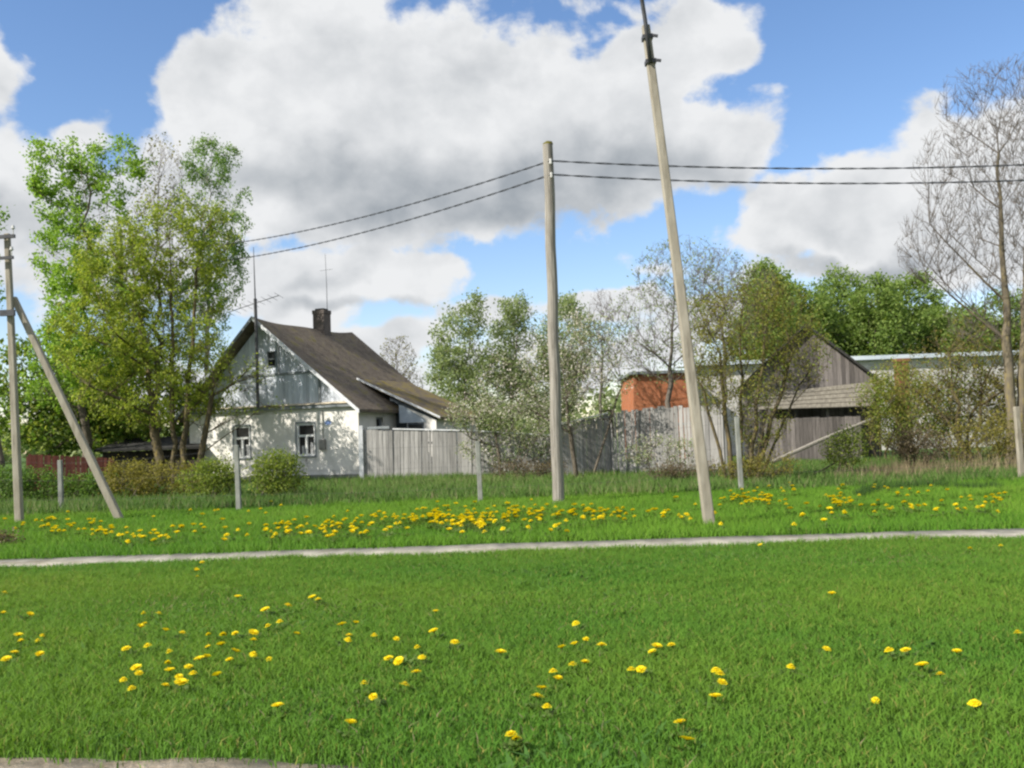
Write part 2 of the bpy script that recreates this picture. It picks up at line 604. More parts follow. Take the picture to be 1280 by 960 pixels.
M['bark'] = noisy('bark_grey_brown', [(.25, (.055, .045, .032)), (.55, (.12, .10, .075)), (.8, (.19, .165, .125))], 5, 8, stretch=(4, 4, .8), bstr=.7, bdist=.03)
M['barklichen'] = noisy('bark_with_yellow_lichen', [(.25, (.045, .037, .024)), (.52, (.105, .085, .05)), (.68, (.19, .14, .04)), (.82, (.21, .18, .12))], 3.5, 8, stretch=(3, 3, 1), bstr=.7, bdist=.03)
M['barkgrey'] = noisy('twig_bark', [(.25, (.07, .058, .047)), (.55, (.135, .115, .094)), (.8, (.20, .17, .14))], 4, 8, stretch=(3, 3, 1), bstr=.5, bdist=.02)
M['barkwarm'] = noisy('tan_bark_with_lichen', [(.25, (.075, .062, .045)), (.5, (.145, .122, .085)), (.68, (.20, .16, .065)), (.82, (.21, .185, .14))], 2.5, 8, stretch=(3, 3, 1), bstr=.7, bdist=.03)
M['birchbark'] = noisy('birch_bark', [(.30, (.05, .045, .04)), (.45, (.42, .40, .36)), (.8, (.56, .54, .50))], 3, 6, stretch=(1, 1, 5), bstr=.3, bdist=.01)
M['leaf_maple'] = leaf_mat('leaf_bright_green', (0.145, 0.258, 0.0343), (0.244, 0.378, 0.0515), (0.331, 0.465, 0.0858))
M['leaf_yellow'] = leaf_mat('leaf_yellow_green', (0.178, 0.249, 0.0311), (0.29, 0.349, 0.0484), (0.402, 0.424, 0.0691))
M['leaf_birch'] = leaf_mat('leaf_birch', (0.101, 0.184, 0.0403), (0.171, 0.282, 0.0604), (0.241, 0.35, 0.0906))
M['leaf_pale'] = leaf_mat('leaf_grey_green', (0.158, 0.207, 0.0867), (0.232, 0.286, 0.125), (0.317, 0.358, 0.174))
M['leaf_forest'] = leaf_mat('leaf_forest', (0.109, 0.172, 0.039), (0.173, 0.252, 0.0546), (0.246, 0.309, 0.0878))
M['leaf_bush'] = leaf_mat('leaf_bush', (0.108, 0.164, 0.0285), (0.188, 0.241, 0.0396), (0.271, 0.302, 0.0634))
M['leaf_olive'] = leaf_mat('leaf_olive', (0.135, 0.133, 0.029), (0.21, 0.189, 0.0396), (0.278, 0.239, 0.0594))
M['leaf_willow'] = leaf_mat('leaf_willow', (0.149, 0.144, 0.03), (0.23, 0.219, 0.042), (0.299, 0.294, 0.072))
M['leaf_dark'] = leaf_mat('leaf_dark', (0.0585, 0.117, 0.0234), (0.107, 0.186, 0.0351), (0.156, 0.245, 0.0488))
M['leaf_brown'] = leaf_mat('dry_leaf', (.085, .065, .04), (.15, .115, .07), (.23, .19, .12))
M['blossom'] = leaf_mat('blossom_white', (0.422, 0.37, 0.31), (0.581, 0.528, 0.464), (0.669, 0.634, 0.585), .25)
M['lawn'] = grass_mat('lawn_blade', (0.076, 0.195, 0.0207), (0.146, 0.254, 0.0276), (0.279, 0.26, 0.069))
M['meadow'] = grass_mat('meadow_blade', (0.0809, 0.203, 0.0162), (0.139, 0.27, 0.0231), (0.208, 0.259, 0.0578))
M['wild'] = grass_mat('wild_blade', (0.0661, 0.135, 0.023), (0.107, 0.19, 0.0368), (0.235, 0.206, 0.115))
M['dark'] = grass_mat('shade_blade', (.022, .06, .01), (.04, .085, .014), (.06, .09, .03), .2)  # very dark green: shade of the meadow arc put into the blade colour
M['weed'] = grass_mat('weed_leaf', (.06, .15, .03), (.10, .19, .035), (.15, .2, .05))
M['dry'] = grass_mat('dry_blade', (.16, .125, .07), (.27, .22, .13), (.38, .32, .21), .2)
M['petal'] = leaf_mat('dandelion_petal', (.70, .54, .008), (.76, .62, .01), (.80, .68, .02), .3)
M['dstem'] = leaf_mat('dandelion_stem', (.09, .15, .03), (.13, .19, .05))

# ------------------------------------------------------------------ setting: ground, road, path
b = MB()
b.poly([(-1500, -400, 0), (1500, -400, 0), (1500, 2600, 0), (-1500, 2600, 0)])
tag(b.build('ground', M['soil']), kind='structure')


def strip(name, m_, x0, x1, n, ylo, yhi, z, thick):
    xs = np.linspace(x0, x1, n)
    V, Fs = [], []
    for x in xs:
        V += [(x, ylo(x), z), (x, yhi(x), z), (x, ylo(x), z - thick), (x, yhi(x), z - thick)]
    for i in range(n - 1):
        a = 4 * i
        Fs += [(a, a + 4, a + 5, a + 1), (a + 2, a + 6, a + 4, a), (a + 1, a + 5, a + 7, a + 3)]
    return tag(np_mesh(name, V, Fs, m_), kind='structure')


def wob(x, s, amp):
    return amp * (math.sin(x * 2.1 + s) + .6 * math.sin(x * 5.3 + 2.2 * s) + .4 * math.sin(x * 11.7 + 3.1 * s) + .25 * math.sin(x * 23.1 + s))


PATHC = lambda x: 14.62 - .035 * x - .0018 * x * x * (1 if x > 0 else .2)
path_lo = lambda x: PATHC(x) - .66 + wob(x, .4, .035)
path_hi = lambda x: PATHC(x) + .58 + wob(x, 1.7, .03)
SHO = lambda x: 4.72 - .05 * x + wob(x * .6, 2.2, .06) + .66 / (1 + math.exp((x + 1.0) * 2.6))
strip('footpath', M['path'], -40, 40, 900, path_lo, path_hi, .035, .1)
strip('road_shoulder', M['gravel'], -40, 40, 500, lambda x: 3.6, SHO, .012, .05)
strip('road', M['asphalt'], -60, 60, 4, lambda x: -4.0, lambda x: 3.6, .008, .05)

# ------------------------------------------------------------------ grass (stuff)
rg = np.random.default_rng(11)


def vnoise(x, y, seed=0):
    rr = np.random.default_rng(seed)
    tot = np.zeros_like(x)
    for k in range(7):
        a = rr.uniform(0, 6.28)
        fq = rr.uniform(.5, 1.6) * (1.5 ** (k % 4))
        tot += np.sin((x * math.cos(a) + y * math.sin(a)) * fq + rr.uniform(0, 6.28)) / (1 + .3 * k)
    return tot / 3.2


def blades(name, label, mt, y0, y1, dens, hmin, hmax, wid, seed, spread=.66, mask=None, dryp=.06, lean=.5, xlim=None, segs=1, edge=None):
    r = np.random.default_rng(seed)
    if xlim:
        area = (xlim[1] - xlim[0]) * (y1 - y0)
        n = int(area * dens)
        y = r.uniform(y0, y1, n)
        x = r.uniform(xlim[0], xlim[1], n)
    else:
        area = spread * (y1 * y1 - y0 * y0)
        n = int(area * dens)
        y = np.sqrt(r.uniform(y0 * y0, y1 * y1, n))
        x = r.uniform(-1, 1, n) * spread * y
    if mask is not None:
        k = mask(x, y, r)
        x, y = x[k], y[k]
        n = len(x)
    cl = vnoise(x, y, seed)
    cl2 = vnoise(x * 4, y * 4, seed + 1)
    h = (hmin + (hmax - hmin) * r.beta(2, 2.2, n)) * (1 + .30 * cl + .22 * cl2).clip(.35, 1.8)
    if edge is not None:
        h = h * (1 + .35 * np.exp(-np.abs(edge(x) - y) / .3))
    a = r.uniform(0, 2 * math.pi, n)
    w = wid * r.uniform(.6, 1.4, n)
    la = r.uniform(0, 2 * math.pi, n)
    lm = h * lean * r.uniform(.1, 1.2, n)
    dx, dy = np.cos(a) * w / 2, np.sin(a) * w / 2
    lx, ly = np.cos(la) * lm, np.sin(la) * lm
    z0 = np.full(n, -.01)
    cl0 = vnoise(x * .35 + 3, y * .6, seed + 5)
    tone = (.42 + .34 * cl0 + .20 * cl + .10 * cl2 + r.normal(0, .07, n)).clip(0, .9)
    tone = np.where(r.random(n) < dryp, r.uniform(.85, 1.0, n), tone)
    if segs == 1:
        V = np.stack([np.stack([x - dx, y - dy, z0], 1), np.stack([x + dx, y + dy, z0], 1), np.stack([x + lx, y + ly, h], 1)], 1).reshape(-1, 3)
        Fs = np.arange(3 * n).reshape(-1, 3)
        tn = np.repeat(tone, 3)
    else:
        mx, my, mz = x + lx * .3, y + ly * .3, h * .62
        V = np.stack([np.stack([x - dx, y - dy, z0], 1), np.stack([x + dx, y + dy, z0], 1),
                      np.stack([mx + dx * .8, my + dy * .8, mz], 1), np.stack([mx - dx * .8, my - dy * .8, mz], 1),
                      np.stack([x + lx, y + ly, h * .95], 1)], 1).reshape(-1, 3)
        i = np.arange(n) * 5
        Fs = np.concatenate([np.stack([i, i + 1, i + 2], 1), np.stack([i, i + 2, i + 3], 1), np.stack([i + 3, i + 2, i + 4], 1)], 0)
        tn = np.repeat(tone, 5)
    o = np_mesh(name, V, Fs, mt, attr=tn)
    return tag(o, label, 'grass', kind='stuff')


plo = np.vectorize(path_lo)
phi = np.vectorize(path_hi)
sho = np.vectorize(SHO)
blades('lawn_grass', 'short green lawn grass between the road shoulder and the footpath', M['lawn'], 4.6, 15.3, 4200, .045, .105, .0085, 21,
       mask=lambda x, y, r: (y > sho(x) + .04 + .09 * r.normal(0, 1, len(x))) & (y < plo(x) + .06 * r.normal(0, 1, len(x)) + .16 * np.maximum(0, vnoise(x * 2.3, x * 0 + 3, 41))), segs=2, dryp=.05, lean=.9, edge=plo)
blades('weed_leaves', 'broad flat weed leaves scattered through the lawn in clumps', M['weed'], 4.6, 15.0, 120, .05, .10, .032, 25, xlim=None,
       mask=lambda x, y, r: (y > sho(x) + .1) & (y < plo(x) - .05) & (vnoise(x * 1.3, y * 1.3, 9) + .5 * vnoise(x * 5, y * 5, 10) > r.uniform(.0, .9, len(x))), segs=2, dryp=.0, lean=1.5)
blades('dry_tufts', 'dry straw blades scattered through the lawn', M['dry'], 4.6, 14.5, 130, .04, .10, .007, 26,
       mask=lambda x, y, r: (y > sho(x) + .05) & (y < plo(x)) & (vnoise(x * .9, y * 1.1, 15) > r.uniform(-.3, .9, len(x))), segs=2, dryp=.0, lean=1.6)
blades('meadow_grass', 'bright green meadow grass between the footpath and the wire fence', M['meadow'], 14.4, 27, 800, .07, .17, .02, 22,
       mask=lambda x, y, r: (y > phi(x) + .06 * r.normal(0, 1, len(x)) - .16 * np.maximum(0, vnoise(x * 2.1, x * 0 + 9, 42))), dryp=.04, lean=.8, edge=phi)
blades('wild_grass', 'taller unmown grass behind the wire fence', M['wild'], 25.5, 44, 190, .12, .38, .04, 23, spread=.62, dryp=.13, lean=.6)

# ------------------------------------------------------------------ house
HA = R(22)
HC = on_ground(450, 41, 598)
house = empty('cottage', HC, 'white plastered cottage with blue grey boarded gable and mossy brown roof', 'house', rz=-HA)
WD, LN, RX, EV, RZ = 8.6, 7.2, -4.73, 3.1, 6.95
RT = RZ + .16                      # top of the roof slab over the ridge
SR, SL = (RZ - EV) / (-RX), (RZ - EV) / (WD + RX)


def wall_open(mb, p0, ux, L, z0, z1, nrm, th, openings):
    """vertical wall from p0 along ux, openings (a0,a1,z0,z1)"""
    ux, nrm = Vector(ux), Vector(nrm)
    xs = sorted({0, L, *[o[0] for o in openings], *[o[1] for o in openings]})
    zs = sorted({z0, z1, *[o[2] for o in openings], *[o[3] for o in openings]})
    for i in range(len(xs) - 1):
        for j in range(len(zs) - 1):
            cx, cz = (xs[i] + xs[i + 1]) / 2, (zs[j] + zs[j + 1]) / 2
            if any(o[0] < cx < o[1] and o[2] < cz < o[3] for o in openings):
                continue
            q = [Vector(p0) + ux * xs[i] + Vector((0, 0, zs[j])), Vector(p0) + ux * xs[i + 1] + Vector((0, 0, zs[j])),
                 Vector(p0) + ux * xs[i + 1] + Vector((0, 0, zs[j + 1])), Vector(p0) + ux * xs[i] + Vector((0, 0, zs[j + 1]))]
            mb.prism(q, nrm * -th)


WZ0, WZ1 = 1.12, 2.48
wins = [(WD - 2.55 - .45, WD - 2.55 + .45), (WD - 5.80 - .42, WD - 5.80 + .42)]
b = MB()
wall_open(b, (-WD, 0, 0), (1, 0, 0), WD, 0, EV, (0, -1, 0), .3, [(a0, a1, WZ0, WZ1) for a0, a1 in wins])
wall_open(b, (0, .3, 0), (0, 1, 0), LN - .3, 0, EV - .05, (1, 0, 0), .3, [(1.15, 1.75, 1.55, 2.65)])
b.box(-WD, -WD + .3, .3, LN, 0, EV - .05)
b.box(-WD + .3, -.3, LN - .3, LN, 0, EV - .05)
b.prism([(-WD, LN, EV - .05), (0, LN, EV - .05), (RX, LN, RZ - .15)], (0, -.15, 0))
b.build('wall', M['plaster'], house)
b = MB()
b.box(-WD - .04, .04, -.05, -.002, -.05, .32)
b.build('plinth', M['postc'], house)


def window(x0, x1, z0, z1, y, parent, top=.38):
    """casement window seen from the front: outer box frame, transom, mullion, panes set back"""
    f = MB()
    t = .075
    f.box(x0, x0 + t, y + .02, y + .10, z0, z1)
    f.box(x1 - t, x1, y + .02, y + .10, z0, z1)
    f.box(x0 + t, x1 - t, y + .02, y + .10, z0, z0 + t)
    f.box(x0 + t, x1 - t, y + .02, y + .10, z1 - t, z1)
    zt = z1 - (z1 - z0) * top
    f.box(x0 + t, x1 - t, y + .005, y + .10, zt - .045, zt + .045)
    xm = (x0 + x1) / 2
    f.box(xm - .045, xm + .045, y + .012, y + .10, z0 + t, zt - .045)
    fr = f.build('window', M['white'], parent)
    g = MB()
    g.box(x0 + .01, x1 - .01, y + .115, y + .125, z0 + .01, z1 - .01)
    g.build('pane', M['glass'], fr)
    for s in (-1, 1):
        c = MB()
        cx = xm + s * (x1 - x0) * .235
        c.box(cx - .07, cx + .07, y + .098, y + .112, z0 + t, z0 + t + .42 + .06 * s)
        c.build('curtain', M['curtain'], fr)
    s_ = MB()
    s_.box(x0 - .06, x1 + .06, y - .06, y + .02, z0 - .06, z0 - .002)
    s_.build('sill', M['greytrim'], fr)
    h = MB()
    h.box(x0 - .07, x0 - .002, y - .025, y + .0, z0, z1 + .07)
    h.box(x1 + .002, x1 + .05, y - .025, y + .0, z0, z1 + .07)
    h.box(x0 - .002, x1 + .002, y - .025, y + .0, z1 + .002, z1 + .07)
    h.build('casing', M['greytrim'], fr)
    return fr


for a0, a1 in wins:
    window(a0 - WD, a1 - WD, WZ0, WZ1, 0, house)
f = MB()
f.box(-.2, -.1, 1.45, 1.53, 1.55, 2.65)
f.box(-.2, -.1, 1.97, 2.05, 1.55, 2.65)
f.box(-.2, -.1, 1.53, 1.97, 2.57, 2.65)
f.box(-.2, -.1, 1.53, 1.97, 1.55, 1.63)
fr = f.build('window', M['greytrim'], house)
g = MB()
g.box(-.19, -.17, 1.5, 2.0, 1.6, 2.6)
g.build('pane', M['glass'], fr)

# boarded gable
b = MB()
rnd = random.Random(4)
MIDZ = 4.62


def roofz(x):
    return RZ - .16 - (x - RX) * SR if x > RX else RZ - .16 - (RX - x) * SL


x = -WD - .05
while x < .05:
    w = rnd.uniform(.13, .17)
    x2 = min(x + w, .05)
    xa, xb = x + .004, x2 - .004
    yo = rnd.uniform(0, .008)
    for (zlo, zhi, dy) in ((EV + .17, MIDZ - .05, .0), (MIDZ + .052, 99, .015)):
        ta, tb = min(roofz(xa), zhi), min(roofz(xb), zhi)
        if max(ta, tb) < zlo + .03:
            continue
        ta, tb = max(ta, zlo + .004), max(tb, zlo + .004)
        pts = [(xa, -.03 - yo - dy, zlo), (xb, -.03 - yo - dy, zlo), (xb, -.03 - yo - dy, tb), (xa, -.03 - yo - dy, ta)]
        if xa < RX < xb and zhi > 50:
            pts.insert(3, (RX, -.03 - yo - dy, RZ - .17))
        b.prism(pts, (0, .022, 0))
    x = x2
b.build('gable', M['gable'], house)
b = MB()
b.prism([(-WD + .05, 0.0, EV + .0), (-.05, 0.0, EV + .0), (RX, 0.0, RZ - .25)], (0, .1, 0))
b.build('gable_backing', M['greytrim'], house)
b = MB()
b.box(-WD + .12, -.12, -.17, -.002, EV + .0, EV + .14)
b.box(-WD + 1.75, -1.75, -.075, -.05, MIDZ - .05, MIDZ + .05)
b.box(-3.85, -3.75, -.078, -.05, MIDZ + .06, RZ - 1.15)
b.box(-1.85, -1.75, -.07, -.032, EV + .175, MIDZ - .055)
b.build('gable_trim', M['greytrim'], house)
b = MB()
b.prism([(-WD + .3, -.22, EV + .145), (-.3, -.22, EV + .145), (-.3, -.035, EV + .215), (-WD + .3, -.035, EV + .215)], (0, 0, .012))
b.build('drip_board', M['sand'], house)
f = MB()
f.box(-4.35, -4.31, -.10, -.03, 4.95, 5.62)
f.box(-3.94, -3.90, -.10, -.03, 4.95, 5.62)
f.box(-4.31, -3.94, -.10, -.03, 5.58, 5.62)
f.box(-4.31, -3.94, -.10, -.03, 4.95, 4.99)
f.box(-4.31, -3.94, -.09, -.06, 5.26, 5.30)
fr = f.build('attic_window', M['greytrim'], house)
g = MB()
g.box(-4.32, -3.93, -.064, -.056, 4.97, 5.60)
g.build('pane', M['glass'], fr)

# roof: two slabs with a slightly sagging ridge
FO, BO, EO = .58, .35, .38
nseg = 14


def sag(y):
    t = (y + FO) / (LN + FO + BO)
    return -.16 * math.sin(math.pi * t) - .05 * math.sin(3 * math.pi * t)


V, Fs = [], []
for i in range(nseg + 1):
    y = -FO + (LN + FO + BO) * i / nseg
    s = sag(y)
    xr, xl = EO, -WD - EO
    zr, zl = RT - (xr - RX) * SR, RT - (RX - xl) * SL
    pts = [(RX, RT + s), ((RX + xr) / 2, (RT + zr) / 2 + s * .6 - .05), (xr, zr), (xr, zr - .13), ((RX + xr) / 2, (RT + zr) / 2 + s * .6 - .18), (RX, RT + s - .16),
           ((RX + xl) / 2, (RT + zl) / 2 + s * .6 - .18), (xl, zl - .13), (xl, zl), ((RX + xl) / 2, (RT + zl) / 2 + s * .6 - .05)]
    V += [(px, y, pz) for px, pz in pts]
k = 10
for i in range(nseg):
    for j in range(k):
        j2 = (j + 1) % k
        Fs.append((i * k + j, i * k + j2, (i + 1) * k + j2, (i + 1) * k + j))
b = MB()
b.v, b.f, b.mi = V, Fs + [(0, 1, 4, 5), (1, 2, 3, 4), (0, 5, 6, 9), (9, 6, 7, 8)], [0] * (len(Fs) + 4)
e = nseg * k
b.f += [(e + 0, e + 5, e + 4, e + 1), (e + 1, e + 4, e + 3, e + 2), (e + 0, e + 9, e + 6, e + 5), (e + 9, e + 8, e + 7, e + 6)]
b.mi += [0] * 4
roof = b.build('roof', M['roof'], house)
b = MB()
yv = -FO - .03
b.prism([(RX, yv, RT + .01), (EO + .02, yv, RT - (EO + .02 - RX) * SR + .01), (EO + .02, yv, RT - (EO + .02 - RX) * SR - .15), (RX, yv, RT - .16)], (0, .027, 0))
b.build('verge_board', M['palerail'], house)
b = MB()
b.prism([(RX - .002, yv, RT + .01), (-WD - EO, yv, RT - (RX + WD + EO) * SL + .01), (-WD - EO, yv, RT - (RX + WD + EO) * SL - .15), (RX - .002, yv, RT - .16)], (0, .027, 0))
b.build('verge_board', M['greytrim'], house)  # left board in darker grey than the right: its shade is in the colour
# chimney
b = MB()
cx, cy = RX + .05, 4.75
b.box(cx - .30, cx + .30, cy - .30, cy + .30, 6.2, 7.72, 0)
b.box(cx - .325, cx + .325, cy - .325, cy + .325, 7.722, 7.90, 0)
b.box(cx - .22, cx + .22, cy - .22, cy + .22, 7.902, 7.98, 1)
b.build('chimney', [M['chimbrick'], M['tar']], roof)

# porch on the right side wall
P0, P1, PW = 2.7, 6.9, 2.2
pz = lambda x: 4.40 - (x + 1.42) * .465
porch = None
b = MB()
b.prism([(.80, P0, 0), (PW, P0, 0), (PW, P0, pz(PW) - .12), (.80, P0, pz(.80) - .12)], (0, .18, 0))
b.prism([(PW - .18, P0 + .18, 0), (PW, P0 + .18, 0), (PW, P0 + .18, pz(PW) - .13), (PW - .18, P0 + .18, pz(PW - .18) - .13)], (0, P1 - P0 - .18, 0))
porch = b.build('porch', M['plaster'], house)
b = MB()
b.prism([(.0, P0 + .5, 0), (.79, P0 + .5, 0), (.79, P0 + .5, pz(.79) - .14), (.0, P0 + .5, pz(0) - .14)], (0, .1, 0))
b.build('porch_door', M['porchdark'], porch)
b = MB()
b.prism([(.45, P0 - .035, 2.38), (1.72, P0 - .035, 2.38), (1.62, P0 - .035, 2.52), (.45, P0 - .035, pz(.45) - .30)], (0, .03, 0))
b.build('porch_gable_panel', M['porchpanel'], porch)
b = MB()
b.prism([(.02, P0 - .05, pz(.02) - .36), (PW + .1, P0 - .05, pz(PW + .1) - .24), (PW + .1, P0 - .05, pz(PW + .1) - .13), (.02, P0 - .05, pz(.02) - .13)], (0, .012, 0))
b.build('porch_fascia', M['porchdark'], porch)
f = MB()
f.box(.85, 1.6, P0 - .04, P0 - .002, 1.5, 2.36)
fr = f.build('porch_window', M['porchdark'], porch)
g = MB()
g.box(.91, 1.54, P0 - .046, P0 - .042, 1.56, 2.30)
g.build('pane', M['glass'], fr)
b = MB()
b.prism([(-1.42, P0 - .28, pz(-1.42)), (PW + .32, P0 - .28, pz(PW + .32)), (PW + .32, P0 - .28, pz(PW + .32) - .10), (-1.42, P0 - .28, pz(-1.42) - .10)], (0, P1 - P0 + .6, 0))
b.build('porch_roof', M['porchroof'], porch)
b = MB()
b.prism([(-1.46, P0 - .31, pz(-1.46) + .03), (PW + .34, P0 - .31, pz(PW + .34) + .03), (PW + .34, P0 - .31, pz(PW + .34) - .06), (-1.46, P0 - .31, pz(-1.46) - .06)], (0, .027, 0))
b.build('porch_verge', M['palerail'], porch)
# wall fittings
b = MB()
ov = [(-1.45 + .19 * math.cos(t_), -.022, 2.47 + .12 * math.sin(t_)) for t_ in np.linspace(0, 2 * math.pi, 20, endpoint=False)]
b.prism(ov, (0, .018, 0), 1)
ov = [(-1.45 + .16 * math.cos(t_), -.026, 2.47 + .09 * math.sin(t_)) for t_ in np.linspace(0, 2 * math.pi, 20, endpoint=False)]
b.prism(ov, (0, .003, 0), 0)
b.build('number_sign', [M['sign'], M['signrim']], house)
b = MB()
b.box(-1.83, -1.55, -.16, -.002, 1.35, 1.78)
b.box(-1.80, -1.58, -.175, -.162, 1.40, 1.73)
b.tube([(-1.69, -.03, 1.80), (-1.69, -.03, 3.0)], .018, 6)
b.build('meter_box', M['meter'], house, bevel=.01)

# television antennas
hm = Matrix.Translation(HC) @ Matrix.Rotation(-HA, 4, 'Z')
ab = hm @ Vector((RX + .32, -.72, 3.22))
ant = empty('antenna', ab, 'tall television antenna mast fixed in front of the boarded gable', 'antenna', rz=-HA)
b = MB()
b.tube([(0, 0, 0), (0, 0, 3.0), (-.02, 0, 4.6)], .07, 8)
b.tube([(-.02, 0, 4.6), (-.05, 0, 6.8)], [.03, .012], 6)
b.build('mast', M['darkmetal'], ant)
b = MB()
b.tube([(-1.5, .1, 4.15), (1.25, -.1, 4.62)], .016, 6)
for i in range(9):
    t_ = i / 8
    c_ = Vector((-1.5 + 2.75 * t_, .1 - .2 * t_, 4.15 + .47 * t_))
    l_ = .42 - .12 * t_
    b.tube([c_ + Vector((-.05 * l_, -l_, .25 * l_)), c_ + Vector((.05 * l_, l_, -.25 * l_))], .008, 5)
b.build('dipole_array', M['darkmetal'], ant)
ap = hm @ Vector((RX + .3, 4.85, 7.6))
o = MB()
o.tube([(0, 0, -.3), (0, 0, 1.5), (-.03, 0, 3.0)], [.016, .014, .008], 6)
o.tube([(-.3, 0, 2.2), (.3, 0, 2.26)], .007, 5)
ao = o.build('aerial', M['darkmetal'])
ao.location = ap
tag(ao, 'thin upright aerial rod rising beside the chimney of the white cottage', 'antenna')


# ------------------------------------------------------------------ fences
def plank_fence(name, label, pts, heights, mt, seed, wid=(.11, .17), rail=None, z0=(-.02, -.02), ragged=.02, posts=True, group=None, lean=0.0):
    """fence along the ground polyline pts (world), boards on the camera side"""
    rnd = random.Random(seed)
    root = empty(name, pts[0], label, 'fence', group)
    o = Vector(pts[0])
    b = MB()
    for i in range(len(pts) - 1):
        a, c = Vector(pts[i]) - o, Vector(pts[i + 1]) - o
        L = (c - a).length
        d = (c - a) / L
        nn = Vector((d.y, -d.x, 0))
        if nn.y > 0:
            nn = -nn
        s = 0
        while s < L - .04:
            w = min(rnd.uniform(*wid), L - s)
            h = heights[i] + (heights[i + 1] - heights[i]) * (s / L) + rnd.uniform(-ragged, ragged)
            yo = rnd.uniform(0, .012)
            t1 = rnd.uniform(-.012, .012) + lean
            p0 = a + d * (s + .005) + nn * yo
            p1 = a + d * (s + w - .006) + nn * yo
            b.prism([p0 + Vector((0, 0, z0[0])), p1 + Vector((0, 0, z0[1])), p1 + d * t1 + Vector((0, 0, h + rnd.uniform(-.012, .012))), p0 + d * t1 + Vector((0, 0, h))], -nn * .022)
            s += w + (rnd.uniform(.01, .03) if rnd.random() < .15 else 0)
        npst = max(2, int(L / 2.6) + 1)
        for q in range(npst):
            p = a + d * (L * q / (npst - 1)) - nn * .09
            hh = heights[i] + (heights[i + 1] - heights[i]) * q / (npst - 1)
            pb = MB()
            pb.box(p.x - .06, p.x + .06, p.y - .06, p.y + .06, -.1, hh - .08)
            pb.build('post', mt, root)
        for rz_ in (.35, .75):
            rb = MB()
            rb.beam(a - nn * .042 + Vector((0, 0, heights[i] * rz_)), c - nn * .042 + Vector((0, 0, heights[i + 1] * rz_)), .03, .09)
            rb.build('backing_rail', mt, root)
    b.build('boards', mt, root)
    if rail:
        r_ = MB()
        for i in range(len(pts) - 1):
            a, c = Vector(pts[i]) - o, Vector(pts[i + 1]) - o
            r_.beam(a + Vector((0, 0, heights[i] + .03)), c + Vector((0, 0, heights[i + 1] + .03)), .10, .05)
        r_.build('top_rail', rail, root)
    return root


def zat(px, py, Y):
    return at(px, py, Y).z


gp = [on_ground(453, 40.6, 570), on_ground(491, 40.4, 570)]
gt = plank_fence('gate', 'grey plank gate between the cottage corner and the board fence', gp, [zat(453, 537, 40.6), zat(491, 539, 40.4)], M['board'], 3)
gt['category'] = 'gate'
b = MB()
b.box(-.13, .05, -.12, .08, 0, 2.28)
b.build('gate_post', M['palerail'], gt)
b = MB()
b.beam(Vector((.25, .0, zat(460, 535, 40.6))), gp[1] - gp[0] + Vector((-.1, .0, zat(490, 534, 40.4))), .10, .10)
b.build('lintel', M['greytrim'], gt)
b = MB()
b.beam(Vector((.25, -.05, 1.0)), Vector((.75, -.05, 1.02)), .02, .05)
b.build('hinge', M['greytrim'], gt)
fA = [on_ground(492, 40.4, 570), on_ground(590, 39.9, 570), on_ground(692, 39.4, 570)]
plank_fence('plank_fence', 'weathered grey plank fence with a pale top rail beside the cottage', fA, [zat(492, 537, 40.4), zat(590, 539, 39.9), zat(692, 545, 39.4)], M['board'], 5, rail=M['palerail'], lean=.04)
fB = [on_ground(697, 36.6, 570), on_ground(762, 37.25, 560)]
fB_root = plank_fence('plank_fence', 'darker plank fence with a rising grey top rail behind the round wooden pole', fB, [zat(697, 532, 36.6), zat(762, 517, 37.25)], M['board'], 6, rail=M['palerail'])
fC = [on_ground(764, 37.3, 560), on_ground(820, 36.6, 560), on_ground(905, 35.4, 560)]
plank_fence('plank_fence', 'tall pale grey plank fence in front of the orange brick building', fC, [zat(764, 516, 37.3), zat(820, 509, 36.6), zat(905, 507, 35.4)], M['board'], 7, ragged=.05)
# square frame hanging on the fence end
b = MB()
fp = at(764, 514, 36.8)
b.beam((0, 0, .02), (.05, 0, -.95), .05, .05)
b.beam((-.45, 0, .0), (.03, 0, .03), .05, .06)
b.beam((-.42, 0, -.30), (.02, 0, -.26), .04, .05)
o = b.build('frame', M['darkwood'], fB_root)
o.location = fp - fB_root.location
# dark red fence and dark shed on the left
fR = [on_ground(35, 37.5, 590), on_ground(142, 38.2, 590)]
plank_fence('red_fence', 'dark red board fence standing behind the leaning brace pole', fR, [zat(35, 568, 37.5), zat(142, 573, 38.2)], M['redfence'], 8)

# wire fence with concrete posts along the garden
WF = [(-140, 655, 560, 27.2), (77, 641, 575, 27.2), (299, 644, 556, 25.2), (601, 630, 551, 25.0), (927, 616, 521, 25.8), (1278, 604, 508, 26.2), (1500, 590, 500, 26.4)]
fb = on_ground(77, 27.2)
wf = empty('wire_fence', fb, 'low wire fence on slim concrete posts along the meadow edge', 'fence')
tops = []
for i, (px, py, pt, Y) in enumerate(WF):
    p = on_ground(px, Y, py) - fb
    h = at(px, pt, Y).z
    ln = .02
    t_ = p + Vector((-h * ln, 0, h))
    tops.append((p, t_))
    b = MB()
    if i == 5:
        b.tube([p - Vector((0, 0, .1)), t_], [.10, .085], 4)
    else:
        b.tube([p - Vector((0, 0, .1)), t_], [.085, .075], 4)
    b.build('post', M['concrete'] if i == 5 else M['postc'], wf, bevel=.012)
b = MB()
for (pa, ta), (pb_, tb) in zip(tops[:-1], tops[1:]):
    for q in (.25, .6, .93):
        a, c = pa.lerp(ta, q), pb_.lerp(tb, q)
        b.tube([a, a.lerp(c, .5) - Vector((0, 0, .04)), c], .0028, 4)
b.build('wire', M['darkmetal'], wf)

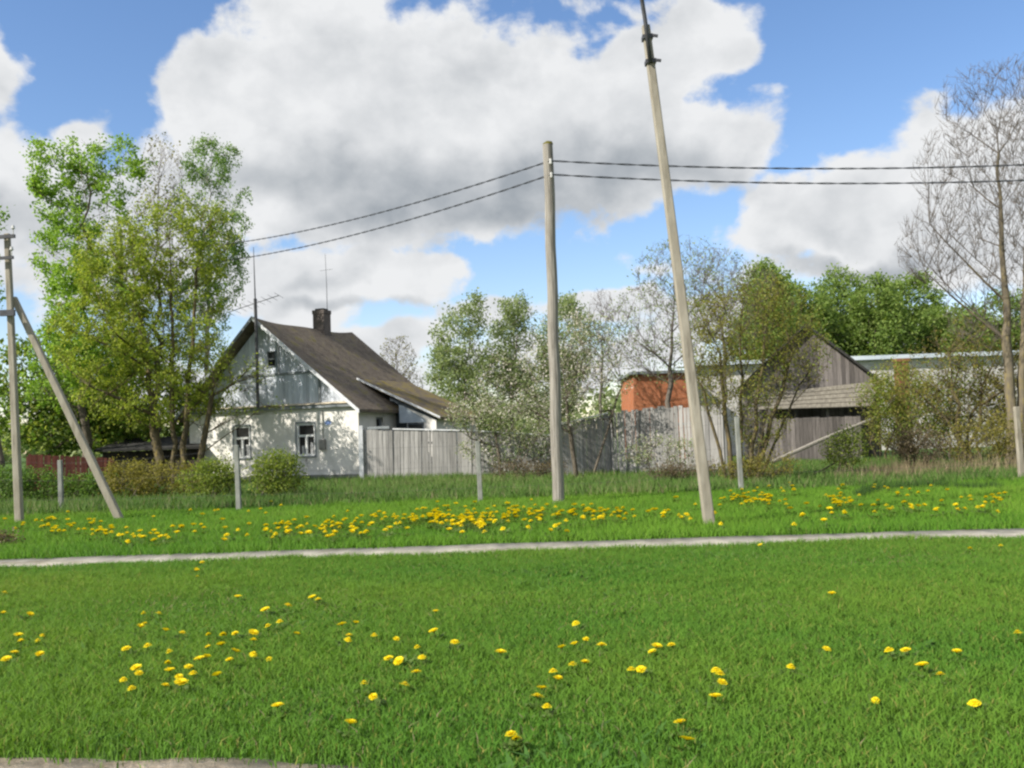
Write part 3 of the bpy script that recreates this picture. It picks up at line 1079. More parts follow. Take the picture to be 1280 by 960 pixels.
# ------------------------------------------------------------------ poles and cables
wp0, wp1 = on_ground(698, 23.7, 632), at(685, 181, 23.7)
wp = empty('utility_pole', wp0, 'round weathered wooden pole without a crossarm in the middle of the meadow', 'pole')
b = MB()
d_ = wp1 - wp0
n_ = 14
b.tube([d_ * (i / n_) + Vector((.012 * math.sin(i * 1.7), .01 * math.cos(i * 2.1), -.25 if i == 0 else 0)) for i in range(n_ + 1)],
       [.142 - .02 * i / n_ for i in range(n_ + 1)], 14)
b.build('pole', M['polewood'], wp, smooth_=False)
b = MB()
b.tube([d_ + Vector((0, 0, -.01)), d_ + Vector((-.01, 0, .05)), d_ + Vector((-.015, 0, .09))], [.125, .115, .03], 12)
b.build('mossy_cap', M['leaf_olive'], wp)
AT = [at(688, 205, 23.7), at(689, 222, 23.7)]
for q in AT:
    b = MB()
    c_ = q - wp0
    b.tube([c_ + Vector((0, -.16, -.04)), c_ + Vector((0, -.16, .08))], .035, 8)
    b.tube([c_ + Vector((0, -.15, 0)), c_ + Vector((0, .0, 0))], .014, 6)
    b.build('insulator', M['ceramic'], wp)

# concrete lamp post, leaning
lp0, lp1 = on_ground(889, 16.9, 661), at(807, 32, 16.9)
lp = empty('street_lamp', lp0, 'leaning concrete lamp post with two steel clamps near its top', 'lamp post')
b = MB()
d_ = lp1 - lp0
b.tube([Vector((0, 0, -.3)), d_ * .5, d_], [.130, .112, .094], 4)
b.build('pole', M['concrete'], lp, bevel=.02)
for q in (.975, .925):
    b = MB()
    c_ = d_ * q
    dn = d_.normalized()
    b.tube([c_ - dn * .035, c_ + dn * .035], .128, 4)
    b.beam(c_ + Vector((.08, -.10, 0)), c_ + Vector((.17, -.10, -.015)), .03, .045)
    b.build('clamp', M['darkmetal'], lp)
b = MB()
ar = [d_ * .92 + Vector((-.02, -.11, 0)), d_ + Vector((-.02, -.11, .05)), d_ + Vector((-.10, -.22, .55)), d_ + Vector((-.22, -.62, 1.15)), d_ + Vector((-.3, -1.3, 1.42))]
b.tube(ar, .036, 10)
b.build('bracket', M['darkmetal'], lp, smooth_=True)
b = MB()
e0 = ar[-1]
b.tube([e0 + Vector((.02, .1, -.03)), e0 + Vector((0, -.15, .0)), e0 + Vector((-.02, -.55, .02)), e0 + Vector((-.03, -.7, .0))], [.06, .13, .15, .05], 10)
b.build('lamp_head', M['metal'], lp, smooth_=True)

# left concrete pole with crossarm, plus the brace pole
cp0, cp1 = on_ground(25, 23.3, 656), at(9, 292, 23.3)
cp = empty('utility_pole', cp0, 'upright concrete power pole carrying insulators beside the leaning brace', 'pole')
b = MB()
d_ = cp1 - cp0
b.tube([Vector((0, 0, -.3)), d_], [.118, .085], 4)
b.build('pole', M['concrete'], cp, bevel=.02)
for ca, cb_, w_, h_ in (((-.55, -.16, -.12), (.26, -.16, -.1), .07, .08), ((-.4, -.16, -.62), (.22, -.16, -.6), .06, .07), ((-.1, -.16, -1.9), (.24, -.16, -1.9), .08, .14)):
    b = MB()
    b.beam(d_ + Vector(ca), d_ + Vector(cb_), w_, h_)
    b.build('crossarm', M['darkmetal'], cp)
INS = []
for (ox, oz) in ((-.48, -.06), (-.25, -.06), (.22, -.05), (-.34, -.57), (.18, -.55)):
    b = MB()
    c_ = d_ + Vector((ox, -.16, oz))
    b.tube([c_, c_ + Vector((0, 0, .10)), c_ + Vector((0, 0, .13)), c_ + Vector((0, 0, .2))], [.012, .012, .045, .03], 8)
    b.build('insulator', M['ceramic'], cp)
    INS.append(cp0 + c_ + Vector((0, 0, .16)))
br0, br1 = on_ground(150, 23.6, 653), at(17, 372, 23.4)
br = empty('brace_pole', br0, 'slanting concrete brace pole propped against the upright power pole', 'pole')
b = MB()
d_ = br1 - br0
b.tube([d_ * -.03, d_], [.122, .092], 4)
b.build('pole', M['concrete'], br, bevel=.02)


def cable(name, label, a, c, sagm, group=None, r_=.011, twist=True):
    a, c = Vector(a), Vector(c)
    L = (c - a).length
    n = int(L / .13)
    root = MB()
    sd = (c - a).normalized().cross(Vector((0, 0, 1))).normalized()
    up = Vector((0, 0, 1))
    for s in ((0, 1) if twist else (0,)):
        pts = []
        for i in range(n + 1):
            t = i / n
            p = a.lerp(c, t) - up * (4 * sagm * t * (1 - t))
            if twist:
                an = 2 * math.pi * t * L / 1.05 + s * math.pi
                p = p + (sd * math.cos(an) + up * math.sin(an)) * r_ * 1.25
            pts.append(p - a)
        root.tube(pts, r_, 5)
    o = root.build(name, M['cable'])
    o.location = a
    return tag(o, label, 'cable', group)


hp0, hp1 = on_ground(158, 52, 575), at(150, 292, 52)
hp = empty('utility_pole', hp0, 'distant wooden pole hidden among the trees left of the cottage', 'pole')
b = MB()
b.tube([Vector((0, 0, -.2)), hp1 - hp0], [.16, .11], 12)
b.build('pole', M['polewood'], hp)
HT = []
for q in (.94, .87):
    b = MB()
    c_ = (hp1 - hp0) * q
    b.tube([c_ + Vector((.1, -.1, -.04)), c_ + Vector((.1, -.1, .08))], .04, 8)
    b.build('insulator', M['ceramic'], hp)
    HT.append(hp0 + c_ + Vector((.13, -.13, .02)))
cable('cable', 'upper twisted cable from the wooden pole back to the trees on the left', AT[0] + Vector((-.01, -.17, .03)), HT[0], .75)
cable('cable', 'lower twisted cable from the wooden pole back to the trees on the left', AT[1] + Vector((-.01, -.17, .03)), HT[1], .75)
cable('cable', 'upper twisted cable running from the wooden pole out to the right', AT[0] + Vector((.01, -.17, .03)), at(1700, 175, 23.5), .40)
cable('cable', 'lower twisted cable running from the wooden pole out to the right', AT[1] + Vector((.01, -.17, .03)), at(1700, 196, 23.5), .40)
for q, lab in zip((0, 1, 3), ('outer thin wire leaving the left power pole', 'inner thin wire leaving the left power pole', 'lowest thin wire leaving the left power pole')):
    cable('wire', lab, INS[q], INS[q] + Vector((-22, .6, .4)), .4, twist=False, r_=.008)

# ------------------------------------------------------------------ farm buildings on the right
# barn with plank gable
bc = on_ground(1015, 45, 560)
barn = empty('barn', bc, 'weathered grey plank barn with a dark edged gable and shingled lean-to', 'barn', rz=R(-16))
bw = 82 / F * 45
az_, ez_ = zat(1015, 404, 45), zat(1097, 474, 45)
bs = (az_ - ez_) / bw
rnd = random.Random(9)
b = MB()
x = -bw
while x < bw - .02:
    w = min(rnd.uniform(.15, .22), bw - x)
    xa, xb = x + .005, x + w - .006
    pts = [(xa, 0, 0), (xb, 0, 0), (xb, 0, az_ - abs(xb) * bs - .12), (xa, 0, az_ - abs(xa) * bs - .12)]
    b.prism(pts, (0, .03, 0))
    x += w
b.build('plank_wall', M['barnboard'], barn)
b = MB()
b.box(-bw + .02, bw - .02, .05, 7.5, 0, ez_ - .3)
b.prism([(-bw + .05, .05, ez_ - .3), (bw - .05, .05, ez_ - .3), (0, .05, az_ - .3)], (0, 7.4, 0))
b.build('wall', M['darkwood'], barn)
b = MB()
for s in (-1, 1):
    xe = s * (bw + .15)
    b.prism([(s * .002, -.35, az_), (xe, -.35, az_ - abs(xe) * bs), (xe, -.35, az_ - abs(xe) * bs - .12), (s * .002, -.35, az_ - .14)], (0, 8.2, 0))
b.build('roof', M['tar'], barn)
# lean-to
L0, L1 = at(955, 492, 44.7) - bc, at(1098, 478, 44.7) - bc
E0, E1 = at(950, 512, 43.0) - bc, at(1102, 508, 43.0) - bc
b = MB()
nu = (E0 - L0).cross(L1 - L0).normalized()
if nu.z < 0:
    nu = -nu
rows = 5
for i in range(rows):
    t0, t1 = i / rows, (i + 1.12) / rows
    a0, a1 = L0.lerp(E0, t0), L1.lerp(E1, t0)
    c0, c1 = L0.lerp(E0, min(t1, 1.03)), L1.lerp(E1, min(t1, 1.03))
    lf = nu * .035
    b.prism([a0, a1, c1 + lf, c0 + lf], nu * .03)
b.build('lean_to_roof', M['shingle'], barn)
b = MB()
rnd = random.Random(10)
wl0, wl1 = at(972, 523, 43.3) - bc, at(1086, 522, 43.3) - bc
x = wl0.x
while x < wl1.x:
    w = rnd.uniform(.14, .2)
    b.box(x, x + w - .01, wl0.y, wl0.y + .03, 0, wl0.z + rnd.uniform(-.04, .04))
    x += w
for i in range(4):
    xx = wl0.x + (wl1.x - wl0.x) * i / 3
    b.box(xx - .07, xx + .07, wl0.y + .05, wl0.y + .19, 0, E0.z - .05)
b.build('lean_to_wall', M['barnboard'], barn)

# orange brick building and long white brick building
q0, q1 = on_ground(793, 58, 500), on_ground(868, 58, 500)
zt = zat(830, 467, 58)
bb = empty('brick_building', q0, 'orange brick outbuilding with flat roof showing above the plank fence', 'building')
b = MB()
w_ = q1.x - q0.x
b.box(0, w_, 0, 7, 0, zt)
b.build('wall', M['brick'], bb)
b = MB()
b.box(-.2, w_ + .2, -.25, 7.2, zt + .002, zt + .16)
b.build('roof', M['greytrim'], bb)
q0, q1 = on_ground(868, 61, 500), on_ground(1420, 63, 500)
wb = empty('long_building', q0, 'long white brick farm building with a pale metal roof edge', 'building')
zl, zr_ = zat(872, 460, 61), zat(1100, 449, 62)
zl = zr_ = (zl + zr_) / 2
b = MB()
w_ = q1.x - q0.x
ops = []
wall_open(b, (0, 0, 0), (1, 0, 0), w_, 0, zl, (0, -1, 0), .35, ops)
b.box(0, w_, .35, 9, 0, zl - .01)
b.build('wall', M['whitebrick'], wb)
for (a0, a1, z0_, z1_) in ops:
    f = MB()
    f.box(a0, a0 + .08, .1, .2, z0_, z1_)
    f.box(a1 - .08, a1, .1, .2, z0_, z1_)
    f.box(a0 + .08, a1 - .08, .1, .2, z0_, z0_ + .08)
    f.box(a0 + .08, a1 - .08, .1, .2, z1_ - .08, z1_)
    f.box((a0 + a1) / 2 - .03, (a0 + a1) / 2 + .03, .12, .18, z0_ + .08, z1_ - .08)
    fr = f.build('window', M['palerail'], wb)
    g = MB()
    g.box(a0 + .01, a1 - .01, .21, .23, z0_ + .01, z1_ - .01)
    g.build('pane', M['glass'], fr)
b = MB()
b.prism([(-.3, -.4, zl + .01), (-.3, 9.3, zl + .5), (-.3, 9.3, zl + .62), (-.3, -.4, zl + .26)], (w_ + .6, 0, 0))
b.build('roof', M['steelroof'], wb)
# orange brick pillar by the barn
p = on_ground(1131, 47, 540)
zt = zat(1131, 452, 47)
bp = empty('brick_pillar', p, 'narrow brown brick chimney stack right of the plank barn', 'chimney')
b = MB()
b.box(-.26, .26, -.26, .26, 0, zt)
b.build('shaft', M['brownbrick'], bp)
b = MB()
b.box(-.31, .31, -.31, .31, zt + .002, zt + .14)
b.build('cap', M['brownbrick'], bp)
# leaning log rail
a_, c_ = at(964, 578, 40.3), at(1097, 521, 41.6)
b = MB()
b.tube([(0, 0, 0), (c_ - a_) * .5 + Vector((0, 0, .04)), c_ - a_], [.085, .08, .06], 8)
o = b.build('leaning_log', M['polewood'])
o.location = a_
tag(o, 'sloping weathered log leaning against the barn lean-to', 'log')
# dark shed on the left
s0, s1 = on_ground(128, 43.5, 570), on_ground(246, 43.5, 570)
sh = empty('woodshed', s0, 'low dark wooden shed under the trees left of the cottage', 'shed')
w_ = s1.x - s0.x
zt = zat(186, 560, 43.5)
b = MB()
rnd = random.Random(12)
x = 0
while x < w_:
    w = rnd.uniform(.14, .2)
    b.box(x, x + w - .01, 0, .03, 0, zt - .12)
    x += w
b.box(.05, w_ - .05, .04, 3, 0, zt - .13)
b.build('wall', M['darkwood'], sh)
b = MB()
b.prism([(-.25, -.3, zt), (w_ + .25, -.3, zt), (w_ + .25, -.3, zt - .1), (-.25, -.3, zt - .1)], (0, 3.6, .5))
b.build('roof', M['tar'], sh)

# ------------------------------------------------------------------ trees


def ell(px, py, rx, ry, Y, deep=.85):
    c = at(px, py, Y)
    k = Y / F
    return (np.array(c), np.array([rx * k, (rx + ry) / 2 * k * deep, ry * k]))


def sample(ells, n, r, shell=.55):
    vol = np.array([e[1].prod() for e in ells]) ** .8
    idx = r.choice(len(ells), n, p=vol / vol.sum())
    d = r.normal(0, 1, (n, 3))
    d /= np.linalg.norm(d, axis=1)[:, None]
    rad = r.uniform(0, 1, n) ** (1 / 3 * (1 - shell) + .08)
    C = np.stack([e[0] for e in ells])[idx]
    A = np.stack([e[1] for e in ells])[idx]
    return C + d * A * rad[:, None]


class Skel:
    def __init__(s, r):
        s.P, s.par, s.lev, s.r = [], [], [], r

    def add(s, p, par, lev):
        s.P.append(np.asarray(p, float))
        s.par.append(par)
        s.lev.append(lev)
        return len(s.P) - 1

    def stem(s, a, b, n, jit, lev=0):
        last = s.add(a, -1, lev)
        L = np.linalg.norm(b - a)
        for i in range(1, n + 1):
            t = i / n
            last = s.add(a + (b - a) * t + s.r.normal(0, jit, 3) * L * np.array([1, 1, .2]) * (t < 1), last, lev)
        return last

    def attach(s, pts, lev, seg, lift, wz=1.1, jit=.05, droop=0.0, upto=None, up=.6, lmin=0):
        Pn = np.array(s.P)
        ok = np.arange(len(Pn))
        if lmin:
            ok = ok[np.array(s.lev) >= lmin]
        Q = Pn[ok]
        for p in pts:
            dv = Q - p
            dh = np.hypot(dv[:, 0], dv[:, 1])
            dist = np.sqrt((dv ** 2).sum(1))
            cost = dist + wz * np.maximum(0, dv[:, 2] + up * dh) if droop <= 0 else dist + wz * np.maximum(0, -dv[:, 2])
            j = int(cost.argmin())
            a = Q[j]
            D = max(dist[j], 1e-3)
            n = max(2, int(D / seg))
            ctrl = a + (p - a) * .5 + np.array([0, 0, -lift * D if droop <= 0 else droop * D])
            if droop <= 0:
                ctrl = a + (p - a) * np.array([.55, .55, .45]) + np.array([0, 0, lift * D])
            last = ok[j]
            for i in range(1, n + 1):
                t = i / n
                q = a * (1 - t) ** 2 + ctrl * 2 * t * (1 - t) + p * t * t
                if i < n:
                    q = q + s.r.normal(0, jit, 3) * D / n ** .5
                last = s.add(q, last, lev)

    def mesh(s, rtrunk, rtip, pw=.5):
        P = np.array(s.P)
        par = np.array(s.par)
        n = len(P)
        cnt = np.zeros(n)
        haschild = np.zeros(n, bool)
        haschild[par[par >= 0]] = True
        cnt[~haschild] = 1
        for i in range(n - 1, -1, -1):
            if par[i] >= 0:
                cnt[par[i]] += cnt[i]
        rad = rtip + (rtrunk - rtip) * (cnt / cnt.max()) ** pw
        hgt = (P[:, 2] - P[:, 2].min()) / np.ptp(P[:, 2])
        rad = np.maximum(rtip, rad * (1.0 - .45 * hgt))
        e = np.where(par >= 0)[0]
        a, b = P[par[e]], P[e]
        ra, rb = np.minimum(rad[par[e]], rad[e] * 1.25), rad[e]
        rb = np.where(haschild[e], rb, rtip * .5)
        d = b - a
        L = np.linalg.norm(d, axis=1)[:, None] + 1e-6
        d = d / L
        ref = np.where(np.abs(d[:, 2:3]) < .9, np.array([[0, 0, 1.]]), np.array([[1., 0, 0]]))
        x = np.cross(d, ref)
        x /= np.linalg.norm(x, axis=1)[:, None]
        y = np.cross(x, d)
        Vs, Fs, base = [], [], 0
        big = rad[e] > max(.03, rtip * 3)
        for sel, k in ((big, 8), (~big, 3)):
            if not sel.any():
                continue
            an = np.arange(k) * 2 * math.pi / k
            ring = x[sel][:, None, :] * np.cos(an)[None, :, None] + y[sel][:, None, :] * np.sin(an)[None, :, None]
            va = (a[sel] - d[sel] * np.minimum(ra[sel], .02)[:, None])[:, None, :] + ring * ra[sel][:, None, None]
            vb = b[sel][:, None, :] + ring * rb[sel][:, None, None]
            m_ = sel.sum()
            V = np.concatenate([va, vb], 1).reshape(-1, 3)
            i0 = base + np.arange(m_)[:, None] * 2 * k
            kk = np.arange(k)[None, :]
            k2 = (kk + 1) % k
            Fq = np.stack([i0 + kk, i0 + k2, i0 + k + k2, i0 + k + kk], 2).reshape(-1, 4)
            Vs.append(V)
            Fs.append(Fq)
            base += len(V)
        return Vs, Fs, P, np.array(s.lev), rad


def leaf_mesh(C, size, r, flat=0.0, aspect=.6, hang=False):
    n = len(C)
    u = r.normal(0, 1, (n, 3))
    if hang:
        u[:, 2] -= 1.6
    u /= np.linalg.norm(u, axis=1)[:, None]
    w = r.normal(0, 1, (n, 3))
    if flat:
        w += np.array([0, 0, flat]) * 0
    v = np.cross(u, w)
    v /= np.linalg.norm(v, axis=1)[:, None] + 1e-9
    sz = (size * r.uniform(.6, 1.35, n))[:, None]
    a = C - u * sz * .5
    b_ = C + v * sz * .5 * aspect + u * sz * .05
    c = C + u * sz * .5
    d = C - v * sz * .5 * aspect + u * sz * .05
    V = np.stack([a, b_, c, d], 1).reshape(-1, 3)
    return V, np.arange(4 * n).reshape(-1, 4)


def make_tree(name, label, cat, px, Y, ells, rtrunk, k, bark, leaves=(), seed=1, group=None, trunk_top=None, stems=1, rtip=.008,
              droop=0.0, lift=.06, pybase=575, spread=.35, jit=.025, zb=0.0, shell=.55, pw=.66, up=.6, lean=None, part=('trunk', 'crown'), stem_to=None, bare=False, trunk_bark=None, sj=.006):
    r = np.random.default_rng(seed)
    base = np.array(on_ground(px, Y, pybase))
    base[2] = zb
    root = empty(name, Vector(base), label, cat, group)
    E = [ell(*e, Y) if len(e) == 4 else ell(e[0], e[1], e[2], e[3], Y + e[4]) for e in ells]
    sk = Skel(r)
    if stem_to:
        for (sx_, sy_, dY, sp) in stem_to:
            st = np.array(at(sx_, sy_, Y + dY))
            b0 = base + np.array([sp, 0, -.1])
            sk.stem(b0, st, max(5, int(np.linalg.norm(st - b0) / .6)), sj)
    elif stems == 1:
        top = np.array(at(*trunk_top, Y)) if trunk_top else E[0][0]
        sk.stem(base - np.array([0, 0, .15]), top, max(6, int((top[2] - base[2]) / .7)), .006)
    else:
        tops = sample(E, stems, r)
        tops[:, 2] = base[2] + (tops[:, 2] - base[2]) * .6
        tops[:, :2] = base[:2] + (tops[:, :2] - base[:2]) * .5
        for t in tops:
            b0 = base + np.array([r.normal(0, spread), r.normal(0, spread), -.1])
            sk.stem(b0, t, max(4, int(np.linalg.norm(t - b0) / .5)), .03)
    seglen = [.9, .55, .35, .25]
    for i, n in enumerate(k):
        pts = sample(E, n, r, shell if i else .3)
        last = i == len(k) - 1
        if droop and last:
            sk.attach(pts, i + 1, .3, 0, droop=droop, jit=jit, lmin=max(0, i - 1))
        else:
            sk.attach(pts, i + 1, seglen[min(i, 3)], lift, jit=jit, up=up, lmin=max(0, i - 1))
    V, Fs, P, lev, rad = sk.mesh(rtrunk, rtip, pw)
    if bare and len(V) == 2:
        np_mesh(part[0], V[0] - base, Fs[0], trunk_bark or bark, root, smooth_=True)
        np_mesh(part[1], V[1] - base, Fs[1] - len(V[0]), bark, root, smooth_=True)
        part = (part[0], 'buds')
    else:
        np_mesh(part[0], np.concatenate(V) - base, np.concatenate(Fs), bark, root, smooth_=True)
    L = len(k)
    tips = P[lev >= L]
    for li, (mt, n, size, sp, hang, sub) in enumerate(leaves):
        src = tips
        if sub is not None:
            cN = np.random.default_rng(seed + 77 + li)
            fx = vnoise(src[:, 0] * 2.2 + src[:, 2], src[:, 1] * 2.2 + src[:, 2] * 1.3, seed + li)
            keep = fx > np.quantile(fx, sub)
            src = src[keep]
        c = src[r.integers(0, len(src), n)] + r.normal(0, sp, (n, 3)) * np.array([1, 1, .8])
        if hang:
            c[:, 2] -= np.abs(r.normal(0, sp * 1.6, n))
        VL, FL = leaf_mesh(c, size, r, hang=hang)
        np_mesh(part[1] if li == 0 else 'blossom' if mt is M['blossom'] else 'inner_crown', VL - base, FL, mt, root)
    return root


# big trees left of the cottage
make_tree('leafy_tree', 'tall tree with bright green young leaves left of the cottage trees', 'tree', 105, 43,
          [(80, 195, 50, 26), (135, 205, 55, 34), (70, 235, 34, 20), (105, 260, 60, 34), (85, 330, 48, 60), (120, 400, 65, 80), (75, 460, 50, 60)],
          .19, (11, 90, 800), M['bark'], [(M['leaf_maple'], 30000, .14, .14, False, .30)], 101, trunk_top=(108, 220), pybase=575)
make_tree('bare_topped_tree', 'slender tree with a bare twiggy top rising between the green tree and the birch', 'tree', 190, 45,
          [(205, 225, 30, 60), (200, 300, 55, 60), (185, 390, 60, 70)], .15, (10, 90, 700, 1600), M['barkgrey'],
          [(M['leaf_olive'], 3500, .12, .2, False, .5)], 102, trunk_top=(203, 190), rtip=.0065, up=1.0, bare=True)
make_tree('weeping_birch', 'weeping birch with hanging green twigs beside the cottage roof', 'tree', 255, 45.5,
          [(262, 200, 36, 34), (285, 205, 18, 30), (255, 260, 45, 50), (296, 285, 18, 34), (305, 245, 12, 14), (275, 330, 34, 60), (245, 400, 40, 60)],
          .14, (10, 80, 800), M['birchbark'], [(M['leaf_birch'], 17000, .105, .10, True, .25)], 103, trunk_top=(264, 185), droop=.18, rtip=.006)
make_tree('yellow_green_tree', 'broad tree with sparse yellow green spring leaves in front of the cottage corner', 'tree', 216, 39.5,
          [(215, 300, 80, 62), (150, 330, 62, 62), (262, 300, 40, 56), (130, 420, 72, 66), (215, 410, 76, 70), (180, 495, 90, 40), (265, 490, 40, 26)],
          .20, (16, 140, 1500), M['barklichen'], [(M['leaf_yellow'], 30000, .11, .12, False, .34), (M['leaf_bush'], 5000, .12, .14, False, .45)], 104,
          stem_to=[(212, 300, 0, 0), (165, 330, .6, -.4), (245, 340, -.3, .35)], rtip=.006)
make_tree('twisted_tree', 'dark trunked tree with lichen covered boughs reaching across the cottage front', 'tree', 243, 39.0,
          [(290, 468, 55, 26), (268, 515, 46, 14), (330, 512, 40, 7), (250, 450, 40, 40)],
          .15, (10, 60, 420), M['barklichen'], [(M['leaf_yellow'], 1500, .09, .13, False, .3)], 105, trunk_top=(268, 470), rtip=.006, lift=.03)
make_tree('leafy_tree', 'mid green tree low behind the brace pole and red fence', 'tree', 60, 46,
          [(50, 470, 55, 60), (110, 480, 60, 55), (20, 520, 50, 45), (90, 540, 70, 30), (150, 530, 60, 36)], .14, (8, 60, 420), M['bark'],
          [(M['leaf_bush'], 7500, .22, .25, False, .0), (M['leaf_dark'], 4000, .22, .25, False, .1)], 106, trunk_top=(60, 480))
make_tree('leafy_bush', 'dark green thicket filling the gaps between the trunks left of the cottage', 'bush', 190, 49,
          [(150, 520, 50, 44), (200, 510, 40, 50), (235, 520, 26, 44), (110, 510, 50, 50), (180, 460, 50, 40)], .06, (10, 80, 500), M['bark'],
          [(M['leaf_dark'], 6500, .20, .26, False, .0), (M['leaf_bush'], 5000, .18, .26, False, .1)], 108, stems=8, part=('stems', 'foliage'))
make_tree('leafy_tree', 'dark trunked tree cut by the left edge of the photo', 'tree', 6, 34,
          [(-60, 270, 62, 46), (-45, 200, 44, 32), (-50, 350, 50, 60), (-20, 500, 40, 50)], .15, (8, 50, 320), M['bark'],
          [(M['leaf_maple'], 4200, .15, .18, False, .1)], 107, trunk_top=(-40, 300))

# grey green trees behind the middle fence
pale = [((575, 440, 36, 60), (570, 500, 40, 60), (590, 395, 20, 26)), ((640, 430, 32, 60), (625, 490, 45, 60), (648, 395, 18, 26)), ((705, 430, 36, 60), (716, 385, 14, 26), (690, 480, 40, 50))]
for i, (e, px, lab) in enumerate(zip(pale, (572, 636, 712), ('grey green tree nearest the porch roof behind the plank fence', 'grey green tree with a forked top just left of the wooden pole', 'slim topped grey green tree right behind the wooden pole'))):
    make_tree('pale_tree', lab, 'tree', px, 64 + 3 * i, e, .16, (9, 70, 420), M['barkgrey'], [(M['leaf_pale'], 15000, .17, .26, False, .3)], 120 + i, trunk_top=(e[2][0], e[2][1]), rtip=.010)
make_tree('bare_tree', 'small hazy bare tree showing beyond the cottage roof ridge', 'tree', 497, 80, [(497, 450, 26, 32), (485, 480, 24, 24), (515, 480, 16, 20)], .12, (9, 80, 500, 900), M['barkgrey'],
          [(M['leaf_olive'], 900, .16, .2, False, .3)], 124, trunk_top=(497, 432), rtip=.010, up=.8, bare=True)
make_tree('bare_tree', 'thin bare tree behind the blossom, left of the lamp post', 'tree', 752, 56, [(752, 400, 20, 44), (745, 450, 30, 40)], .10, (10, 70, 500, 900), M['barkgrey'], (), 125, trunk_top=(751, 365), rtip=.008, up=.9, bare=True)
# blossoming trees
make_tree('blossoming_tree', 'fruit tree in white blossom with a bent trunk right of the wooden pole', 'tree', 734, 36.0,
          [(710, 415, 46, 34), (740, 440, 52, 46), (690, 470, 50, 46), (765, 470, 26, 40), (640, 480, 50, 40), (700, 510, 60, 30), (735, 410, 30, 22)],
          .09, (13, 130, 1100), M['bark'], [(M['leaf_pale'], 4500, .085, .16, False, .1), (M['blossom'], 5200, .064, .15, False, .2)], 130,
          stem_to=[(778, 480, .4, .1), (708, 500, -.3, -.4)], rtip=.005)
make_tree('blossoming_tree', 'low spreading fruit tree in white blossom against the plank fence', 'tree', 640, 39.0,
          [(600, 520, 42, 22), (650, 520, 50, 30), (620, 560, 50, 20), (680, 545, 34, 24), (590, 505, 36, 22), (575, 520, 22, 18)],
          .07, (9, 70, 420), M['bark'], [(M['leaf_pale'], 3400, .09, .15, False, .1), (M['blossom'], 3200, .065, .14, False, .2)], 131, stems=4, rtip=.005)
make_tree('blossoming_bush', 'low bush in white blossom below the tall pale fence', 'bush', 825, 34.5,
          [(825, 560, 46, 18), (855, 565, 24, 16), (795, 570, 24, 12)], .03, (8, 50, 240), M['bark'], [(M['leaf_pale'], 1100, .07, .1, False, .1), (M['blossom'], 600, .055, .1, False, .3)], 132, stems=7, rtip=.004, part=('stems', 'foliage'))
# young leaved tree behind the lamp post
make_tree('budding_tree', 'open crowned tree with tiny new leaves behind the lamp post', 'tree', 836, 43,
          [(850, 340, 60, 48), (815, 400, 60, 50), (880, 380, 45, 50), (795, 430, 40, 36), (835, 450, 50, 30)],
          .13, (14, 130, 900, 2200), M['barkgrey'], [(M['leaf_pale'], 3400, .10, .18, False, .2)], 140, trunk_top=(842, 350), rtip=.0065, up=.8, bare=True)
make_tree('bare_tree', 'grey twiggy bare tree crown just right of the lamp post', 'tree', 905, 52,
          [(900, 350, 42, 44), (940, 360, 34, 36), (915, 400, 50, 40)], .13, (12, 110, 800, 2000), M['barkgrey'], [(M['leaf_pale'], 900, .12, .2, False, .2)], 141, trunk_top=(905, 340), rtip=.008, up=.8, bare=True)
# many stemmed willow
make_tree('lichened_willow', 'many stemmed willow with yellow lichen and olive young leaves beside the lamp post', 'tree', 930, 29.5,
          [(930, 400, 62, 56), (885, 420, 36, 60), (985, 410, 40, 50), (960, 370, 34, 36), (930, 470, 66, 44), (1005, 440, 34, 44), (890, 480, 30, 40), (950, 530, 40, 30)],
          .075, (24, 220, 2600), M['barklichen'], [(M['leaf_willow'], 12000, .062, .12, False, .12), (M['leaf_bush'], 3500, .07, .14, False, .4)], 142, pybase=590, up=.9,
          stem_to=[(900, 440, .2, -.35), (925, 420, .5, -.1), (955, 430, -.3, .1), (990, 440, .1, .25), (880, 490, -.2, -.45), (965, 480, -.6, .2), (1000, 480, .4, .35)], rtip=.004)
# green trees behind the barn
fo = [(960, 72, [(960, 375, 26, 50), (955, 420, 40, 50)], 'bright green tree with a pointed top left of the barn gable'),
      (1005, 80, [(1000, 385, 40, 34), (1005, 430, 50, 50)], 'round bright green tree behind the barn peak'),
      (1050, 84, [(1048, 370, 36, 36), (1050, 430, 50, 60)], 'dense bright green tree above the right slope of the barn roof'),
      (1098, 80, [(1095, 380, 34, 36), (1100, 430, 46, 50)], 'dense green tree over the left end of the white farm building'),
      (1140, 86, [(1138, 375, 40, 34), (1140, 430, 48, 50)], 'dense green tree left of the big bare tree'),
      (1195, 82, [(1190, 410, 44, 32), (1200, 440, 50, 40)], 'lower green tree behind the boughs of the big bare tree'),
      (1262, 84, [(1260, 400, 50, 40), (1262, 440, 60, 40)], 'green tree behind the trunk of the big bare tree')]
for i, (px, Y, e, lab) in enumerate(fo):
    make_tree('forest_tree', lab, 'tree', px, Y, e, .2, (9, 70, 420), M['bark'], [(M['leaf_forest'], 18000, .25, .34, False, .22)], 150 + i, trunk_top=(e[0][0], e[0][1] - 10), rtip=.012, group='green trees behind the barn')
